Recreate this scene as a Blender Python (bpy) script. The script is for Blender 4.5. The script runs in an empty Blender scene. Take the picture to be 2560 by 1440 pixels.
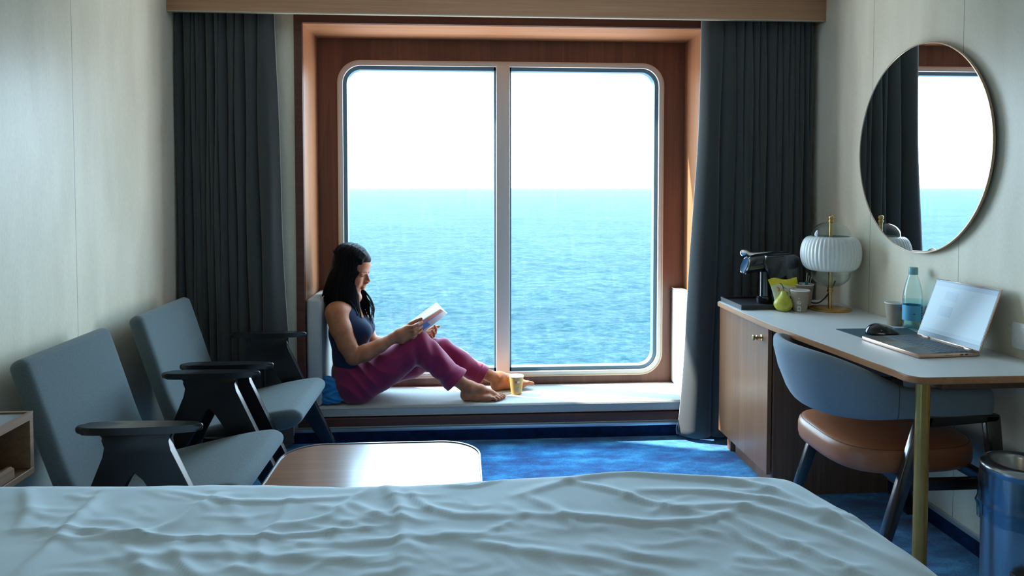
import bpy, bmesh, math, random
import numpy as np
from mathutils import Vector, Matrix, noise
random.seed(7); rng = np.random.default_rng(11)
PI = math.pi
S = bpy.context.scene
COL = S.collection

# ------------------------------------------------------------------ camera model (measured from the room's own lines)
FPX, CAMH = 1850.0, 1.29
YAW, PITCH, CY = math.radians(3.877), math.radians(2.221), 539.0
fw = Vector((math.sin(YAW)*math.cos(PITCH), math.cos(YAW)*math.cos(PITCH), -math.sin(PITCH)))
rt = Vector((math.cos(YAW), -math.sin(YAW), 0)); up = rt.cross(fw); CAM = Vector((0, 0, CAMH))
def un(px, py, **k):
    """point of the room where the line of sight through a photo point meets the plane x=, y= or z="""
    d = rt*(float(px-1280)/FPX) - up*(float(py-CY)/FPX) + fw
    (a, v), = k.items(); v = float(v); i = 'xyz'.index(a)
    return CAM + d*((v-CAM[i])/d[i])
cam = bpy.data.objects.new('camera', bpy.data.cameras.new('camera')); COL.objects.link(cam)
cam.location = CAM
cam.matrix_world = Matrix.Translation(CAM) @ Matrix((rt, up, -fw)).transposed().to_4x4()
cam.data.sensor_width = 36; cam.data.lens = FPX/2560*36; cam.data.shift_y = -(720-CY)/2560
cam.data.clip_start = .02; cam.data.clip_end = 30000
S.camera = cam

# ------------------------------------------------------------------ materials
def nt(name):
    m = bpy.data.materials.new(name); m.use_nodes = True
    t = m.node_tree; t.nodes.clear()
    o = t.nodes.new('ShaderNodeOutputMaterial'); b = t.nodes.new('ShaderNodeBsdfPrincipled')
    t.links.new(b.outputs[0], o.inputs[0]); return m, t, b, o
def N(t, typ, **k):
    n = t.nodes.new('ShaderNode'+typ)
    for a, v in k.items():
        if a.startswith('i_'): n.inputs[a[2:].replace('_', ' ')].default_value = v
        else: setattr(n, a, v)
    return n
def c4(c): return (c[0], c[1], c[2], 1)
def ramp(t, fac, stops):
    r = N(t, 'ValToRGB'); e = r.color_ramp.elements
    while len(e) < len(stops): e.new(.5)
    for q, (p, c) in zip(e, stops): q.position = p; q.color = c4(c)
    t.links.new(fac, r.inputs[0]); return r
def coords(t, scale=(1, 1, 1), rot=(0, 0, 0), kind='Object'):
    c = N(t, 'TexCoord'); m = N(t, 'Mapping'); m.inputs['Scale'].default_value = scale; m.inputs['Rotation'].default_value = rot
    t.links.new(c.outputs[kind], m.inputs[0]); return m.outputs[0]
def plain(name, col, rough=.5, metal=0, spec=.5, coat=0, sheen=0, bump=None, var=0, vscale=8, **extra):
    m, t, b, o = nt(name)
    b.inputs['Base Color'].default_value = c4(col); b.inputs['Roughness'].default_value = rough
    b.inputs['Metallic'].default_value = metal; b.inputs['Specular IOR Level'].default_value = spec
    b.inputs['Coat Weight'].default_value = coat; b.inputs['Coat Roughness'].default_value = .12
    b.inputs['Sheen Weight'].default_value = sheen
    if var:
        n = N(t, 'TexNoise', i_Scale=vscale, i_Detail=4.0); t.links.new(coords(t), n.inputs['Vector'])
        lo = tuple(max(0, x*(1-var)) for x in col); hi = tuple(min(1, x*(1+var)) for x in col)
        r = ramp(t, n.outputs[0], [(.3, lo), (.7, hi)]); t.links.new(r.outputs[0], b.inputs['Base Color'])
    if bump:
        sc, st, dist = bump
        n = N(t, 'TexNoise', i_Scale=sc, i_Detail=3.0); t.links.new(coords(t), n.inputs['Vector'])
        q = N(t, 'Bump', i_Strength=st, i_Distance=dist); t.links.new(n.outputs[0], q.inputs['Height']); t.links.new(q.outputs[0], b.inputs['Normal'])
    return m
def fabric(name, col, dark=.8, scale=700, rough=.9, sheen=.2, strength=.25):
    """woven cloth: two crossed fine waves for threads, a slow mottling"""
    m, t, b, o = nt(name)
    v = coords(t)
    n1 = N(t, 'TexNoise', i_Scale=scale*.6, i_Detail=2.0); t.links.new(v, n1.inputs['Vector'])
    v2 = coords(t, (scale*.25, scale*.25, scale*1.6)); n2 = N(t, 'TexNoise', i_Scale=1.0, i_Detail=1.0); t.links.new(v2, n2.inputs['Vector'])
    mx = N(t, 'Math', operation='ADD'); t.links.new(n1.outputs[0], mx.inputs[0]); t.links.new(n2.outputs[0], mx.inputs[1])
    h = N(t, 'Math', operation='MULTIPLY'); t.links.new(mx.outputs[0], h.inputs[0]); h.inputs[1].default_value = .5
    r = ramp(t, h.outputs[0], [(.35, tuple(x*dark for x in col)), (.65, tuple(min(1, x*(2-dark)) for x in col))])
    t.links.new(r.outputs[0], b.inputs['Base Color'])
    b.inputs['Roughness'].default_value = rough; b.inputs['Sheen Weight'].default_value = sheen; b.inputs['Specular IOR Level'].default_value = .25
    q = N(t, 'Bump', i_Strength=strength, i_Distance=.0008); t.links.new(h.outputs[0], q.inputs['Height']); t.links.new(q.outputs[0], b.inputs['Normal'])
    return m
def wood(name, stops, axis='z', scale=1.0, rough=.4, spec=.5, coat=0, bands=0):
    """long-grain veneer; the grain runs along `axis`; bands>0 adds broad veneer strips across it"""
    m, t, b, o = nt(name)
    s = {'x': (1.2, 45, 45), 'y': (45, 1.2, 45), 'z': (45, 45, 1.2)}[axis]
    s = tuple(k*scale for k in s)
    n = N(t, 'TexNoise', i_Scale=1.0, i_Detail=6.0, i_Roughness=.65, i_Distortion=.35); t.links.new(coords(t, s), n.inputs['Vector'])
    s2 = tuple(k*4 for k in s); n2 = N(t, 'TexNoise', i_Scale=1.0, i_Detail=2.0); t.links.new(coords(t, s2), n2.inputs['Vector'])
    mx = N(t, 'Mix', data_type='FLOAT'); mx.inputs[0].default_value = .3
    t.links.new(n.outputs[0], mx.inputs[2]); t.links.new(n2.outputs[0], mx.inputs[3])
    last = mx.outputs[0]
    if bands:
        s3 = {'x': (.05, 1, 1), 'y': (1, .05, 1), 'z': (1, 1, .05)}[axis]; s3 = tuple(k*bands for k in s3)
        n3 = N(t, 'TexVoronoi', i_Scale=1.0); t.links.new(coords(t, s3), n3.inputs['Vector'])
        sp = N(t, 'SeparateColor'); t.links.new(n3.outputs['Color'], sp.inputs[0])
        m2 = N(t, 'Mix', data_type='FLOAT'); m2.inputs[0].default_value = .25
        t.links.new(last, m2.inputs[2]); t.links.new(sp.outputs[0], m2.inputs[3]); last = m2.outputs[0]
    r = ramp(t, last, stops); t.links.new(r.outputs[0], b.inputs['Base Color'])
    b.inputs['Roughness'].default_value = rough; b.inputs['Specular IOR Level'].default_value = spec
    b.inputs['Coat Weight'].default_value = coat; b.inputs['Coat Roughness'].default_value = .15
    q = N(t, 'Bump', i_Strength=.12, i_Distance=.0006); t.links.new(last, q.inputs['Height']); t.links.new(q.outputs[0], b.inputs['Normal'])
    return m
def glassy(name, tint=(1, 1, 1), rough=.02, refl=.5, ior=1.45, film=.0):
    """thin clear sheet: see-through, with the sheet's own mirror reflection by angle"""
    m = bpy.data.materials.new(name); m.use_nodes = True; t = m.node_tree; t.nodes.clear()
    o = N(t, 'OutputMaterial'); tr = N(t, 'BsdfTransparent'); tr.inputs[0].default_value = c4(tint)
    g = N(t, 'BsdfGlossy'); g.inputs['Roughness'].default_value = rough
    lw = N(t, 'LayerWeight'); lw.inputs[0].default_value = .5
    f = N(t, 'Math', operation='POWER'); t.links.new(lw.outputs['Facing'], f.inputs[0]); f.inputs[1].default_value = 4.0
    f2 = N(t, 'Math', operation='ADD'); t.links.new(f.outputs[0], f2.inputs[0]); f2.inputs[1].default_value = ((ior-1)/(ior+1))**2
    k = N(t, 'Math', operation='MULTIPLY', use_clamp=True); k.inputs[1].default_value = refl; t.links.new(f2.outputs[0], k.inputs[0])
    mx = N(t, 'MixShader'); t.links.new(k.outputs[0], mx.inputs[0]); t.links.new(tr.outputs[0], mx.inputs[1]); t.links.new(g.outputs[0], mx.inputs[2])
    last = mx.outputs[0]
    if film:
        n = N(t, 'TexNoise', i_Scale=1.0, i_Detail=3.0); t.links.new(coords(t, (60, 60, 6)), n.inputs['Vector'])
        r = ramp(t, n.outputs[0], [(.5, (0, 0, 0)), (.8, (film, film, film))])
        d = N(t, 'BsdfTranslucent'); d.inputs[0].default_value = (.9, .9, .9, 1)
        m3 = N(t, 'MixShader'); t.links.new(r.outputs[0], m3.inputs[0]); t.links.new(last, m3.inputs[1]); t.links.new(d.outputs[0], m3.inputs[2]); last = m3.outputs[0]
    t.links.new(last, o.inputs[0]); return m

def wall_mat(name, seams, axis):
    m, t, b, o = nt(name)
    v = coords(t)
    n1 = N(t, 'TexNoise', i_Scale=1.0, i_Detail=4.0); t.links.new(coords(t, (9, 9, 2.2)), n1.inputs['Vector'])
    n2 = N(t, 'TexNoise', i_Scale=1.0, i_Detail=3.0); t.links.new(coords(t, (420, 420, 70)), n2.inputs['Vector'])
    mx = N(t, 'Mix', data_type='FLOAT'); mx.inputs[0].default_value = .45; t.links.new(n1.outputs[0], mx.inputs[2]); t.links.new(n2.outputs[0], mx.inputs[3])
    r = ramp(t, mx.outputs[0], [(.32, (.74, .67, .51)), (.68, (.92, .85, .68))])
    last = r.outputs[0]
    sx = N(t, 'SeparateXYZ'); t.links.new(v, sx.inputs[0])
    for s in seams:      # narrow joints between the wall panels
        a = N(t, 'Math', operation='SUBTRACT'); t.links.new(sx.outputs['XYZ'.index(axis)], a.inputs[0]); a.inputs[1].default_value = s
        c = N(t, 'Math', operation='ABSOLUTE'); t.links.new(a.outputs[0], c.inputs[0])
        l = N(t, 'Math', operation='LESS_THAN'); t.links.new(c.outputs[0], l.inputs[0]); l.inputs[1].default_value = .0013
        q = N(t, 'Mix', data_type='RGBA'); t.links.new(l.outputs[0], q.inputs[0]); t.links.new(last, q.inputs[6]); q.inputs[7].default_value = (.25, .24, .21, 1); last = q.outputs[2]
    t.links.new(last, b.inputs['Base Color']); b.inputs['Roughness'].default_value = .37; b.inputs['Specular IOR Level'].default_value = .55
    q = N(t, 'Bump', i_Strength=.15, i_Distance=.0006); t.links.new(mx.outputs[0], q.inputs['Height']); t.links.new(q.outputs[0], b.inputs['Normal'])
    return m

M = {}
M['wall_l'] = wall_mat('wallpaper left', [2.727, 1.83, .93, .03], 'Y')
M['wall_r'] = wall_mat('wallpaper right', [2.565, 3.151, 1.665, .765], 'Y')
M['wall_f'] = wall_mat('wallpaper window wall', [-.70, -.11, .53, 1.16], 'X')
M['ceil'] = plain('ceiling white', (.85, .84, .80), .6)
M['walnut_dark'] = wood('walnut trim', [(.3, (.075, .028, .02)), (.7, (.15, .06, .04))], 'x', rough=.45, spec=.3)
M['walnut_panel'] = wood('walnut niche back', [(.25, (.10, .040, .026)), (.5, (.15, .063, .040)), (.75, (.22, .092, .058))], 'z', rough=.42, bands=11)
M['walnut_reveal_z'] = wood('walnut reveal upright', [(.3, (.27, .11, .05)), (.7, (.44, .20, .095))], 'z', rough=.36)
M['walnut_reveal_x'] = wood('walnut reveal top', [(.3, (.27, .11, .05)), (.7, (.44, .20, .095))], 'x', rough=.36)
M['valance'] = wood('valance wood', [(.3, (.33, .16, .075)), (.7, (.47, .255, .135))], 'x', rough=.5)
M['cab'] = wood('cabinet walnut', [(.25, (.19, .078, .035)), (.5, (.27, .118, .055)), (.75, (.35, .16, .075))], 'z', rough=.33, spec=.5, bands=14)
M['cab_dark'] = wood('cabinet side walnut', [(.3, (.13, .06, .035)), (.7, (.23, .115, .07))], 'z', rough=.45)
M['edge_wood'] = wood('desk edge wood', [(.3, (.34, .13, .05)), (.7, (.52, .25, .11))], 'y', rough=.35)
M['table_wood'] = wood('table top wood', [(.3, (.20, .085, .045)), (.7, (.34, .16, .09))], 'x', rough=.3, spec=.4, coat=.6)
M['table_wood'].node_tree.nodes['Principled BSDF'].inputs['Coat Roughness'].default_value = .16
M['ns_wood'] = wood('nightstand wood', [(.3, (.16, .085, .045)), (.7, (.27, .16, .09))], 'y', rough=.5)
M['ns_dark'] = wood('nightstand inner wood', [(.3, (.08, .035, .02)), (.7, (.15, .07, .04))], 'y', rough=.5)
M['desk_top'] = plain('desk laminate', (.70, .72, .72), .35, bump=(60, .03, .001))
M['frame'] = plain('window frame enamel', (.66, .64, .60), .38)
M['gasket'] = plain('window gasket', (.07, .14, .19), .45)
M['alu'] = plain('baseboard strip metal', (.55, .60, .62), .3, metal=.6)
M['seat_fab'] = fabric('bench cushion weave', (.47, .47, .44), .9, 500)
M['arm_fab'] = fabric('armchair weave', (.105, .138, .147), .7, 900)
M['curtain'] = fabric('curtain cloth', (.050, .056, .056), .8, 900, sheen=.25)
M['black'] = plain('black lacquered wood', (.012, .012, .014), .26)
M['blackmatte'] = plain('black plastic', (.02, .02, .023), .5)
M['gloss_black'] = plain('gloss black plastic', (.012, .014, .018), .1, coat=.5)
M['brass'] = plain('brass', (.62, .42, .17), .25, metal=1, var=.12, vscale=14)
M['brass_dark'] = plain('aged brass', (.70, .35, .08), .24, metal=.6, var=.2, vscale=10)
M['chrome'] = plain('chrome', (.75, .78, .8), .12, metal=1)
M['steel'] = plain('brushed steel', (.50, .52, .54), .28, metal=1, bump=(200, .05, .0005))
M['duvet'] = plain('duvet cotton', (.70, .84, .92), .85, sheen=.15, spec=.2, bump=(900, .12, .0006))
M['mattress'] = plain('mattress ticking', (.6, .6, .6), .9)
M['bedbase'] = plain('bed base', (.10, .07, .05), .7)
M['chair_fab'] = fabric('desk chair weave', (.20, .25, .29), .85, 1000)
M['leather'] = plain('tan leather', (.36, .13, .06), .36, spec=.5, bump=(260, .12, .0006), var=.06, vscale=30)
M['skin'] = None
M['navy'] = fabric('navy jersey', (.010, .020, .055), .85, 1500, sheen=.1)
M['pants'] = fabric('magenta jersey', (.235, .014, .066), .85, 1100, sheen=.35)
M['hair'] = plain('dark hair', (.008, .006, .0065), .48, spec=.06, bump=(300, .25, .001))
M['paper'] = plain('paper', (.86, .86, .84), .7)
M['cup_in'] = plain('cup lining', (.85, .85, .82), .5)
M['cup'] = plain('kraft paper cup', (.36, .29, .22), .65, var=.08, vscale=40)
M['cup_y'] = plain('kraft cup by the window', (.56, .34, .10), .6, var=.08, vscale=40)
M['white_ink'] = plain('white print', (.75, .77, .76), .6)
M['red_ink'] = plain('red print', (.7, .06, .12), .6)
M['teal_ink'] = plain('teal print', (.03, .30, .38), .6)
M['orange_ink'] = plain('orange print', (.72, .20, .09), .6)
M['green_ink'] = plain('green print', (.22, .40, .10), .6)
M['navy_ink'] = plain('navy print', (.05, .10, .28), .6)
M['mirror'] = plain('mirror silver', (.88, .93, .95), .01, metal=1)
M['opal'] = plain('opal ribbed glass', (.80, .84, .83), .22, spec=.5, coat=.3)
M['opal'].node_tree.nodes['Principled BSDF'].inputs['Subsurface Weight'].default_value = .15
M['clear'] = glassy('clear lamp glass', (.88, .95, .96), .03, 1.3, 1.5)
M['pane'] = glassy('window pane', (.97, .99, 1), .01, .8, 1.45, film=.012)
M['pet'] = glassy('bottle plastic', (.84, .96, .97), .05, 1.2, 1.45)
M['water'] = glassy('water', (.74, .92, .95), .02, .6, 1.33)
M['bag_film'] = glassy('bin liner film', (.62, .76, .84), .22, 2.2, 1.45)
M['blue_plastic'] = plain('bottle cap blue', (.22, .50, .56), .4)
M['label_blue'] = plain('bottle label', (.10, .46, .74), .45)
M['yellow_foil'] = plain('yellow foil bag', (.72, .60, .03), .35, bump=(30, .3, .004))
M['bag_pale'] = plain('pale print', (.70, .72, .55), .45)
M['pear'] = plain('pear skin', (.50, .48, .05), .42, var=.14, vscale=60)
M['stem'] = plain('pear stem', (.10, .05, .02), .8)
M['mat'] = plain('mouse mat', (.035, .075, .10), .8)
M['lap'] = plain('laptop deck', (.14, .135, .13), .38, metal=.5)
M['lap_edge'] = plain('laptop rose gold', (.62, .40, .30), .25, metal=1)
M['key'] = plain('laptop keys', (.12, .15, .18), .45)
M['socket'] = plain('socket plastic', (.82, .83, .81), .4)
M['blue_cloth'] = fabric('blue cloth', (.03, .22, .50), .85, 900)
M['cord'] = plain('white cord', (.7, .7, .68), .6)
M['eye'] = plain('eye', (.8, .78, .75), .2)
M['dark_eye'] = plain('iris', (.02, .012, .01), .15)

# ------------------------------------------------------------------ mesh helpers
ORG = {}
def org(o):
    return ORG.get(o.name, Vector((0, 0, 0))) if o is not None else Vector((0, 0, 0))
def link(name, me, mats, parent=None, smooth=False, world=True):
    if not isinstance(mats, (list, tuple)): mats = [mats]
    for m in mats:
        me.materials.append(m)
    if smooth is True:
        me.shade_smooth()
    elif smooth:
        me.shade_smooth()
        me.set_sharp_from_angle(angle=math.radians(smooth))
    o = bpy.data.objects.new(name, me); COL.objects.link(o)
    if parent is not None:
        o.parent = parent
        if world: me.transform(Matrix.Translation(-org(parent)))
        ORG[o.name] = org(parent)
    return o
def mk(name, V, F, mats, parent=None, smooth=False, world=True, midx=None):
    me = bpy.data.meshes.new(name); me.from_pydata([tuple(v) for v in V], [], F)
    if midx is not None: me.polygons.foreach_set('material_index', midx)
    me.update()
    return link(name, me, mats, parent, smooth, world)
def bmo(name, bm, mats, parent=None, smooth=False, world=True):
    bmesh.ops.recalc_face_normals(bm, faces=bm.faces)
    me = bpy.data.meshes.new(name); bm.to_mesh(me); bm.free()
    return link(name, me, mats, parent, smooth, world)
def tag(o, label=None, cat=None, group=None, kind=None):
    if label: o['label'] = label
    if cat: o['category'] = cat
    if group: o['group'] = group
    if kind: o['kind'] = kind
    return o
def thing(name, loc, label, cat, group=None):
    o = bpy.data.objects.new(name, None); COL.objects.link(o); o.location = loc; o.empty_display_size = .05
    ORG[o.name] = Vector(loc); return tag(o, label, cat, group)
def box(bm, x0, x1, y0, y1, z0, z1, bev=0, seg=2, mi=0, mat=None):
    r = bmesh.ops.create_cube(bm, size=1)
    vs = r['verts']
    for v in vs:
        v.co = Vector(((x0+x1)/2+v.co.x*(x1-x0), (y0+y1)/2+v.co.y*(y1-y0), (z0+z1)/2+v.co.z*(z1-z0)))
    fs = set(f for v in vs for f in v.link_faces)
    for f in fs: f.material_index = mi
    if bev:
        es = set(e for v in vs for e in v.link_edges)
        r = bmesh.ops.bevel(bm, geom=list(es), offset=bev, segments=seg, profile=.5, affect='EDGES')
        vs = list({v for f in r['faces'] for v in f.verts} | {v for v in vs if v.is_valid})
        for f in r['faces']: f.material_index = mi
    if mat is not None:
        bmesh.ops.transform(bm, matrix=mat, verts=[v for v in vs if v.is_valid])
    return vs
def boxo(name, dims, m, parent=None, bev=0, seg=2, smooth=None, world=True, mat=None):
    bm = bmesh.new(); box(bm, *dims, bev=bev, seg=seg, mat=mat)
    return bmo(name, bm, m, parent, 40 if smooth is None and bev else (smooth or False), world)
def lathe(prof, n=48, center=(0, 0, 0), rfun=None, cap=True):
    V, F = [], []
    cx, cy, cz = center
    for r, z in prof:
        for i in range(n):
            a = 2*PI*i/n; rr = r if rfun is None else rfun(r, z, a)
            V.append((cx+rr*math.cos(a), cy+rr*math.sin(a), cz+z))
    for j in range(len(prof)-1):
        for i in range(n):
            k = (i+1) % n
            F.append((j*n+i, j*n+k, (j+1)*n+k, (j+1)*n+i))
    if cap:
        if prof[0][0] > 1e-5: F.append(tuple(range(n-1, -1, -1)))
        if prof[-1][0] > 1e-5: F.append(tuple((len(prof)-1)*n+i for i in range(n)))
    return V, F
def latheo(name, prof, m, parent=None, n=48, center=(0, 0, 0), smooth=35, rfun=None, cap=True, world=True, M4=None):
    V, F = lathe(prof, n, center, rfun, cap)
    if M4 is not None: V = [M4 @ Vector(v) for v in V]
    return mk(name, V, F, m, parent, smooth, world)
def tube_vf(path, rad, n=12, closed=False, flat=1.0):
    P = [Vector(p) for p in path]; m = len(P)
    R = rad if isinstance(rad, (list, tuple)) else [rad]*m
    V, F = [], []
    T = []
    for i in range(m):
        a = P[(i-1) % m] if (i > 0 or closed) else P[i]; b = P[(i+1) % m] if (i < m-1 or closed) else P[i]
        T.append((b-a).normalized() if (b-a).length > 1e-9 else Vector((0, 0, 1)))
    u = T[0].orthogonal().normalized()
    for i in range(m):
        u = (u-T[i]*u.dot(T[i])); u = u.normalized() if u.length > 1e-6 else T[i].orthogonal().normalized()
        w = T[i].cross(u)
        for k in range(n):
            a = 2*PI*k/n
            V.append(P[i]+u*(math.cos(a)*R[i])+w*(math.sin(a)*R[i]*flat))
    for i in range(m if closed else m-1):
        j = (i+1) % m
        for k in range(n):
            l = (k+1) % n
            F.append((i*n+k, i*n+l, j*n+l, j*n+k))
    if not closed:
        F.append(tuple(range(n-1, -1, -1))); F.append(tuple((m-1)*n+k for k in range(n)))
    return V, F
def tubeo(name, path, rad, m, parent=None, n=12, closed=False, world=True, flat=1.0):
    V, F = tube_vf(path, rad, n, closed, flat); return mk(name, V, F, m, parent, 45, world)
def smoothpath(pts, n=8):
    """Catmull-Rom through the points"""
    P = [Vector(p) for p in pts]; out = []
    for i in range(len(P)-1):
        p0 = P[max(i-1, 0)]; p1 = P[i]; p2 = P[i+1]; p3 = P[min(i+2, len(P)-1)]
        for k in range(n):
            t = k/n
            out.append(.5*((2*p1)+(p2-p0)*t+(2*p0-5*p1+4*p2-p3)*t*t+(3*p1-p0-3*p2+p3)*t**3))
    out.append(P[-1]); return out
def prism(bm, outline, a, b, plane='xz', bev=0, seg=2, mi=0):
    """extrude a 2D outline from a to b along the missing axis"""
    def mkv(p, h):
        return {'xz': (p[0], h, p[1]), 'xy': (p[0], p[1], h), 'yz': (h, p[0], p[1])}[plane]
    A = [bm.verts.new(mkv(p, a)) for p in outline]; B = [bm.verts.new(mkv(p, b)) for p in outline]
    fa = bm.faces.new(A); fb = bm.faces.new(B[::-1]); n = len(outline); fs = [fa, fb]
    for i in range(n):
        fs.append(bm.faces.new((A[i], B[i], B[(i+1) % n], A[(i+1) % n])))
    for f in fs: f.material_index = mi
    if bev:
        es = list(fa.edges)+list(fb.edges)
        bmesh.ops.bevel(bm, geom=es, offset=bev, segments=seg, profile=.5, affect='EDGES')
def rrect(x0, x1, y0, y1, r, n=6):
    out = []
    for cx, cy, a0 in ((x1-r, y1-r, 0), (x0+r, y1-r, 90), (x0+r, y0+r, 180), (x1-r, y0+r, 270)):
        for k in range(n+1):
            a = math.radians(a0+90*k/n); out.append((cx+r*math.cos(a), cy+r*math.sin(a)))
    return out
def ring(name, outer, inner, a, b, m, parent=None, plane='xz', smooth=30):
    """frame between two outlines with the same number of points"""
    n = len(outer)
    def mkv(p, h):
        return {'xz': (p[0], h, p[1]), 'xy': (p[0], p[1], h), 'yz': (h, p[0], p[1])}[plane]
    V = [mkv(p, a) for p in outer]+[mkv(p, b) for p in outer]+[mkv(p, b) for p in inner]+[mkv(p, a) for p in inner]
    F = []
    for q in range(4):
        for i in range(n):
            j = (i+1) % n; p = (q+1) % 4
            F.append((q*n+i, q*n+j, p*n+j, p*n+i))
    o = mk(name, V, F, m, parent, smooth)
    return o
def copy_tree(o, loc=None, parent=None):
    c = o.copy(); COL.objects.link(c)
    if parent is not None: c.parent = parent
    if loc is not None: c.location = loc
    for ch in list(o.children): copy_tree(ch, None, c)
    return c

# ------------------------------------------------------------------ signed-distance modelling for soft bodies
class SDF:
    def __init__(s, lo, hi, h):
        s.lo = np.array(lo, float); s.h = h
        s.n = np.ceil((np.array(hi)-s.lo)/h).astype(int)+1
        s.f = np.full(s.n, .5, np.float32)
    def _w(s, lo, hi):
        i0 = np.clip(np.floor((np.array(lo)-s.lo)/s.h).astype(int), 0, s.n-1); i1 = np.clip(np.ceil((np.array(hi)-s.lo)/s.h).astype(int)+1, 1, s.n)
        sl = tuple(slice(a, b) for a, b in zip(i0, i1))
        g = [s.lo[k]+s.h*np.arange(i0[k], i1[k]) for k in range(3)]
        return sl, (g[0][:, None, None], g[1][None, :, None], g[2][None, None, :])
    def _mix(s, sl, d, k, op):
        a = s.f[sl]
        if op == 'sub':
            d = -d
            if k > 0:
                h = np.clip(.5-.5*(a-d)/k, 0, 1); s.f[sl] = a*(1-h)+d*h+k*h*(1-h)
            else: s.f[sl] = np.maximum(a, d)
            return
        if k > 0:
            h = np.clip(.5+.5*(a-d)/k, 0, 1); s.f[sl] = a*(1-h)+d*h-k*h*(1-h)
        else: s.f[sl] = np.minimum(a, d)
    def cone(s, a, b, ra, rb=None, k=.02, op='add', sq=None):
        a = np.array(a, float); b = np.array(b, float); rb = ra if rb is None else rb
        m = max(ra, rb)+k+3*s.h
        sl, (X, Y, Z) = s._w(np.minimum(a, b)-m, np.maximum(a, b)+m)
        ab = b-a; L = max(ab@ab, 1e-12)
        t = np.clip(((X-a[0])*ab[0]+(Y-a[1])*ab[1]+(Z-a[2])*ab[2])/L, 0, 1)
        d = np.sqrt((X-a[0]-t*ab[0])**2+(Y-a[1]-t*ab[1])**2+(Z-a[2]-t*ab[2])**2)-(ra+(rb-ra)*t)
        s._mix(sl, d, k, op)
    def chain(s, pts, rads, k=.02, op='add'):
        for i in range(len(pts)-1): s.cone(pts[i], pts[i+1], rads[i], rads[i+1], k, op)
    def ell(s, c, r, k=.02, op='add', R=None):
        c = np.array(c, float); r = np.array(r, float); m = r.max()+k+3*s.h
        sl, (X, Y, Z) = s._w(c-m, c+m)
        P = [X-c[0], Y-c[1], Z-c[2]]
        if R is not None:
            R = np.array(R); P = [P[0]*R[0, i]+P[1]*R[1, i]+P[2]*R[2, i] for i in range(3)]
        k0 = np.sqrt(sum((P[i]/r[i])**2 for i in range(3))); k1 = np.sqrt(sum((P[i]/r[i]**2)**2 for i in range(3)))
        d = k0*(k0-1)/np.maximum(k1, 1e-9)
        s._mix(sl, d, k, op)
    def field(s, fn):
        X, Y, Z = (s.lo[k]+s.h*np.arange(s.n[k]) for k in range(3))
        s.f = fn(X[:, None, None], Y[None, :, None], Z[None, None, :], s.f).astype(np.float32)
    def mesh(s):
        f = s.f; ins = f < 0
        nx, ny, nz = f.shape
        c = [ins[a:nx-1+a, b:ny-1+b, d:nz-1+d] for a in (0, 1) for b in (0, 1) for d in (0, 1)]
        cnt = sum(q.astype(np.int8) for q in c)
        act = (cnt > 0) & (cnt < 8)
        I = np.argwhere(act); idx = np.full(act.shape, -1, np.int64); idx[act] = np.arange(len(I))
        acc = np.zeros((len(I), 3)); w = np.zeros(len(I))
        cor = [(a, b, d) for a in (0, 1) for b in (0, 1) for d in (0, 1)]
        vals = {q: f[I[:, 0]+q[0], I[:, 1]+q[1], I[:, 2]+q[2]] for q in cor}
        for p in cor:
            for ax in range(3):
                if p[ax]: continue
                q = list(p); q[ax] = 1; q = tuple(q)
                a, b = vals[p], vals[q]; m = (a < 0) != (b < 0)
                t = np.where(m, a/np.where(m, a-b, 1), 0)
                pos = np.array(p, float)[None, :].repeat(len(I), 0); pos[:, ax] += t
                acc += pos*m[:, None]; w += m
        V = s.lo+s.h*(I+acc/w[:, None])
        F = []
        for ax in range(3):
            sh = [slice(0, n-1) for n in f.shape]
            o = [slice(1, n-1) for n in f.shape]; o[ax] = slice(0, f.shape[ax]-1)
            o2 = list(o); o2[ax] = slice(1, f.shape[ax])
            A, B = ins[tuple(o)], ins[tuple(o2)]
            E = np.argwhere(A != B)
            off = np.array([1, 1, 1]); off[ax] = 0; G = E+off
            u, v = [(1, 2), (2, 0), (0, 1)][ax]
            def sh_(du, dv):
                H = G.copy(); H[:, u] -= du; H[:, v] -= dv; return idx[H[:, 0], H[:, 1], H[:, 2]]
            Q = np.stack([sh_(1, 1), sh_(0, 1), sh_(0, 0), sh_(1, 0)], 1)
            s_in = ins[G[:, 0], G[:, 1], G[:, 2]]
            Q[~s_in] = Q[~s_in][:, ::-1]
            F.append(Q)
        F = np.concatenate(F); F = F[(F >= 0).all(1)]
        return V, F
def npmesh(name, V, F, mats, parent=None, smooth=True, relax=0):
    if relax:
        E = np.concatenate([F[:, [0, 1]], F[:, [1, 2]], F[:, [2, 3]], F[:, [3, 0]]]); E = np.concatenate([E, E[:, ::-1]])
        deg = np.bincount(E[:, 0], minlength=len(V)).astype(float)
        for _ in range(relax):
            A = np.stack([np.bincount(E[:, 0], V[E[:, 1], k], len(V)) for k in range(3)], 1)/np.maximum(deg, 1)[:, None]
            V = V*.5+A*.5
    me = bpy.data.meshes.new(name)
    me.vertices.add(len(V)); me.vertices.foreach_set('co', V.astype(np.float32).ravel())
    me.loops.add(F.size); me.loops.foreach_set('vertex_index', F.astype(np.int32).ravel())
    me.polygons.add(len(F)); me.polygons.foreach_set('loop_start', (np.arange(len(F))*F.shape[1]).astype(np.int32))
    me.polygons.foreach_set('loop_total', np.full(len(F), F.shape[1], np.int32))
    me.update(calc_edges=True); me.validate()
    return link(name, me, mats, parent, smooth)

# ================================================================== THE SETTING
XL, XR, YB, YF, ZC = -1.37, 1.80, -2.3, 3.74, 2.26
def struct(o): return tag(o, kind='structure')
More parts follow.
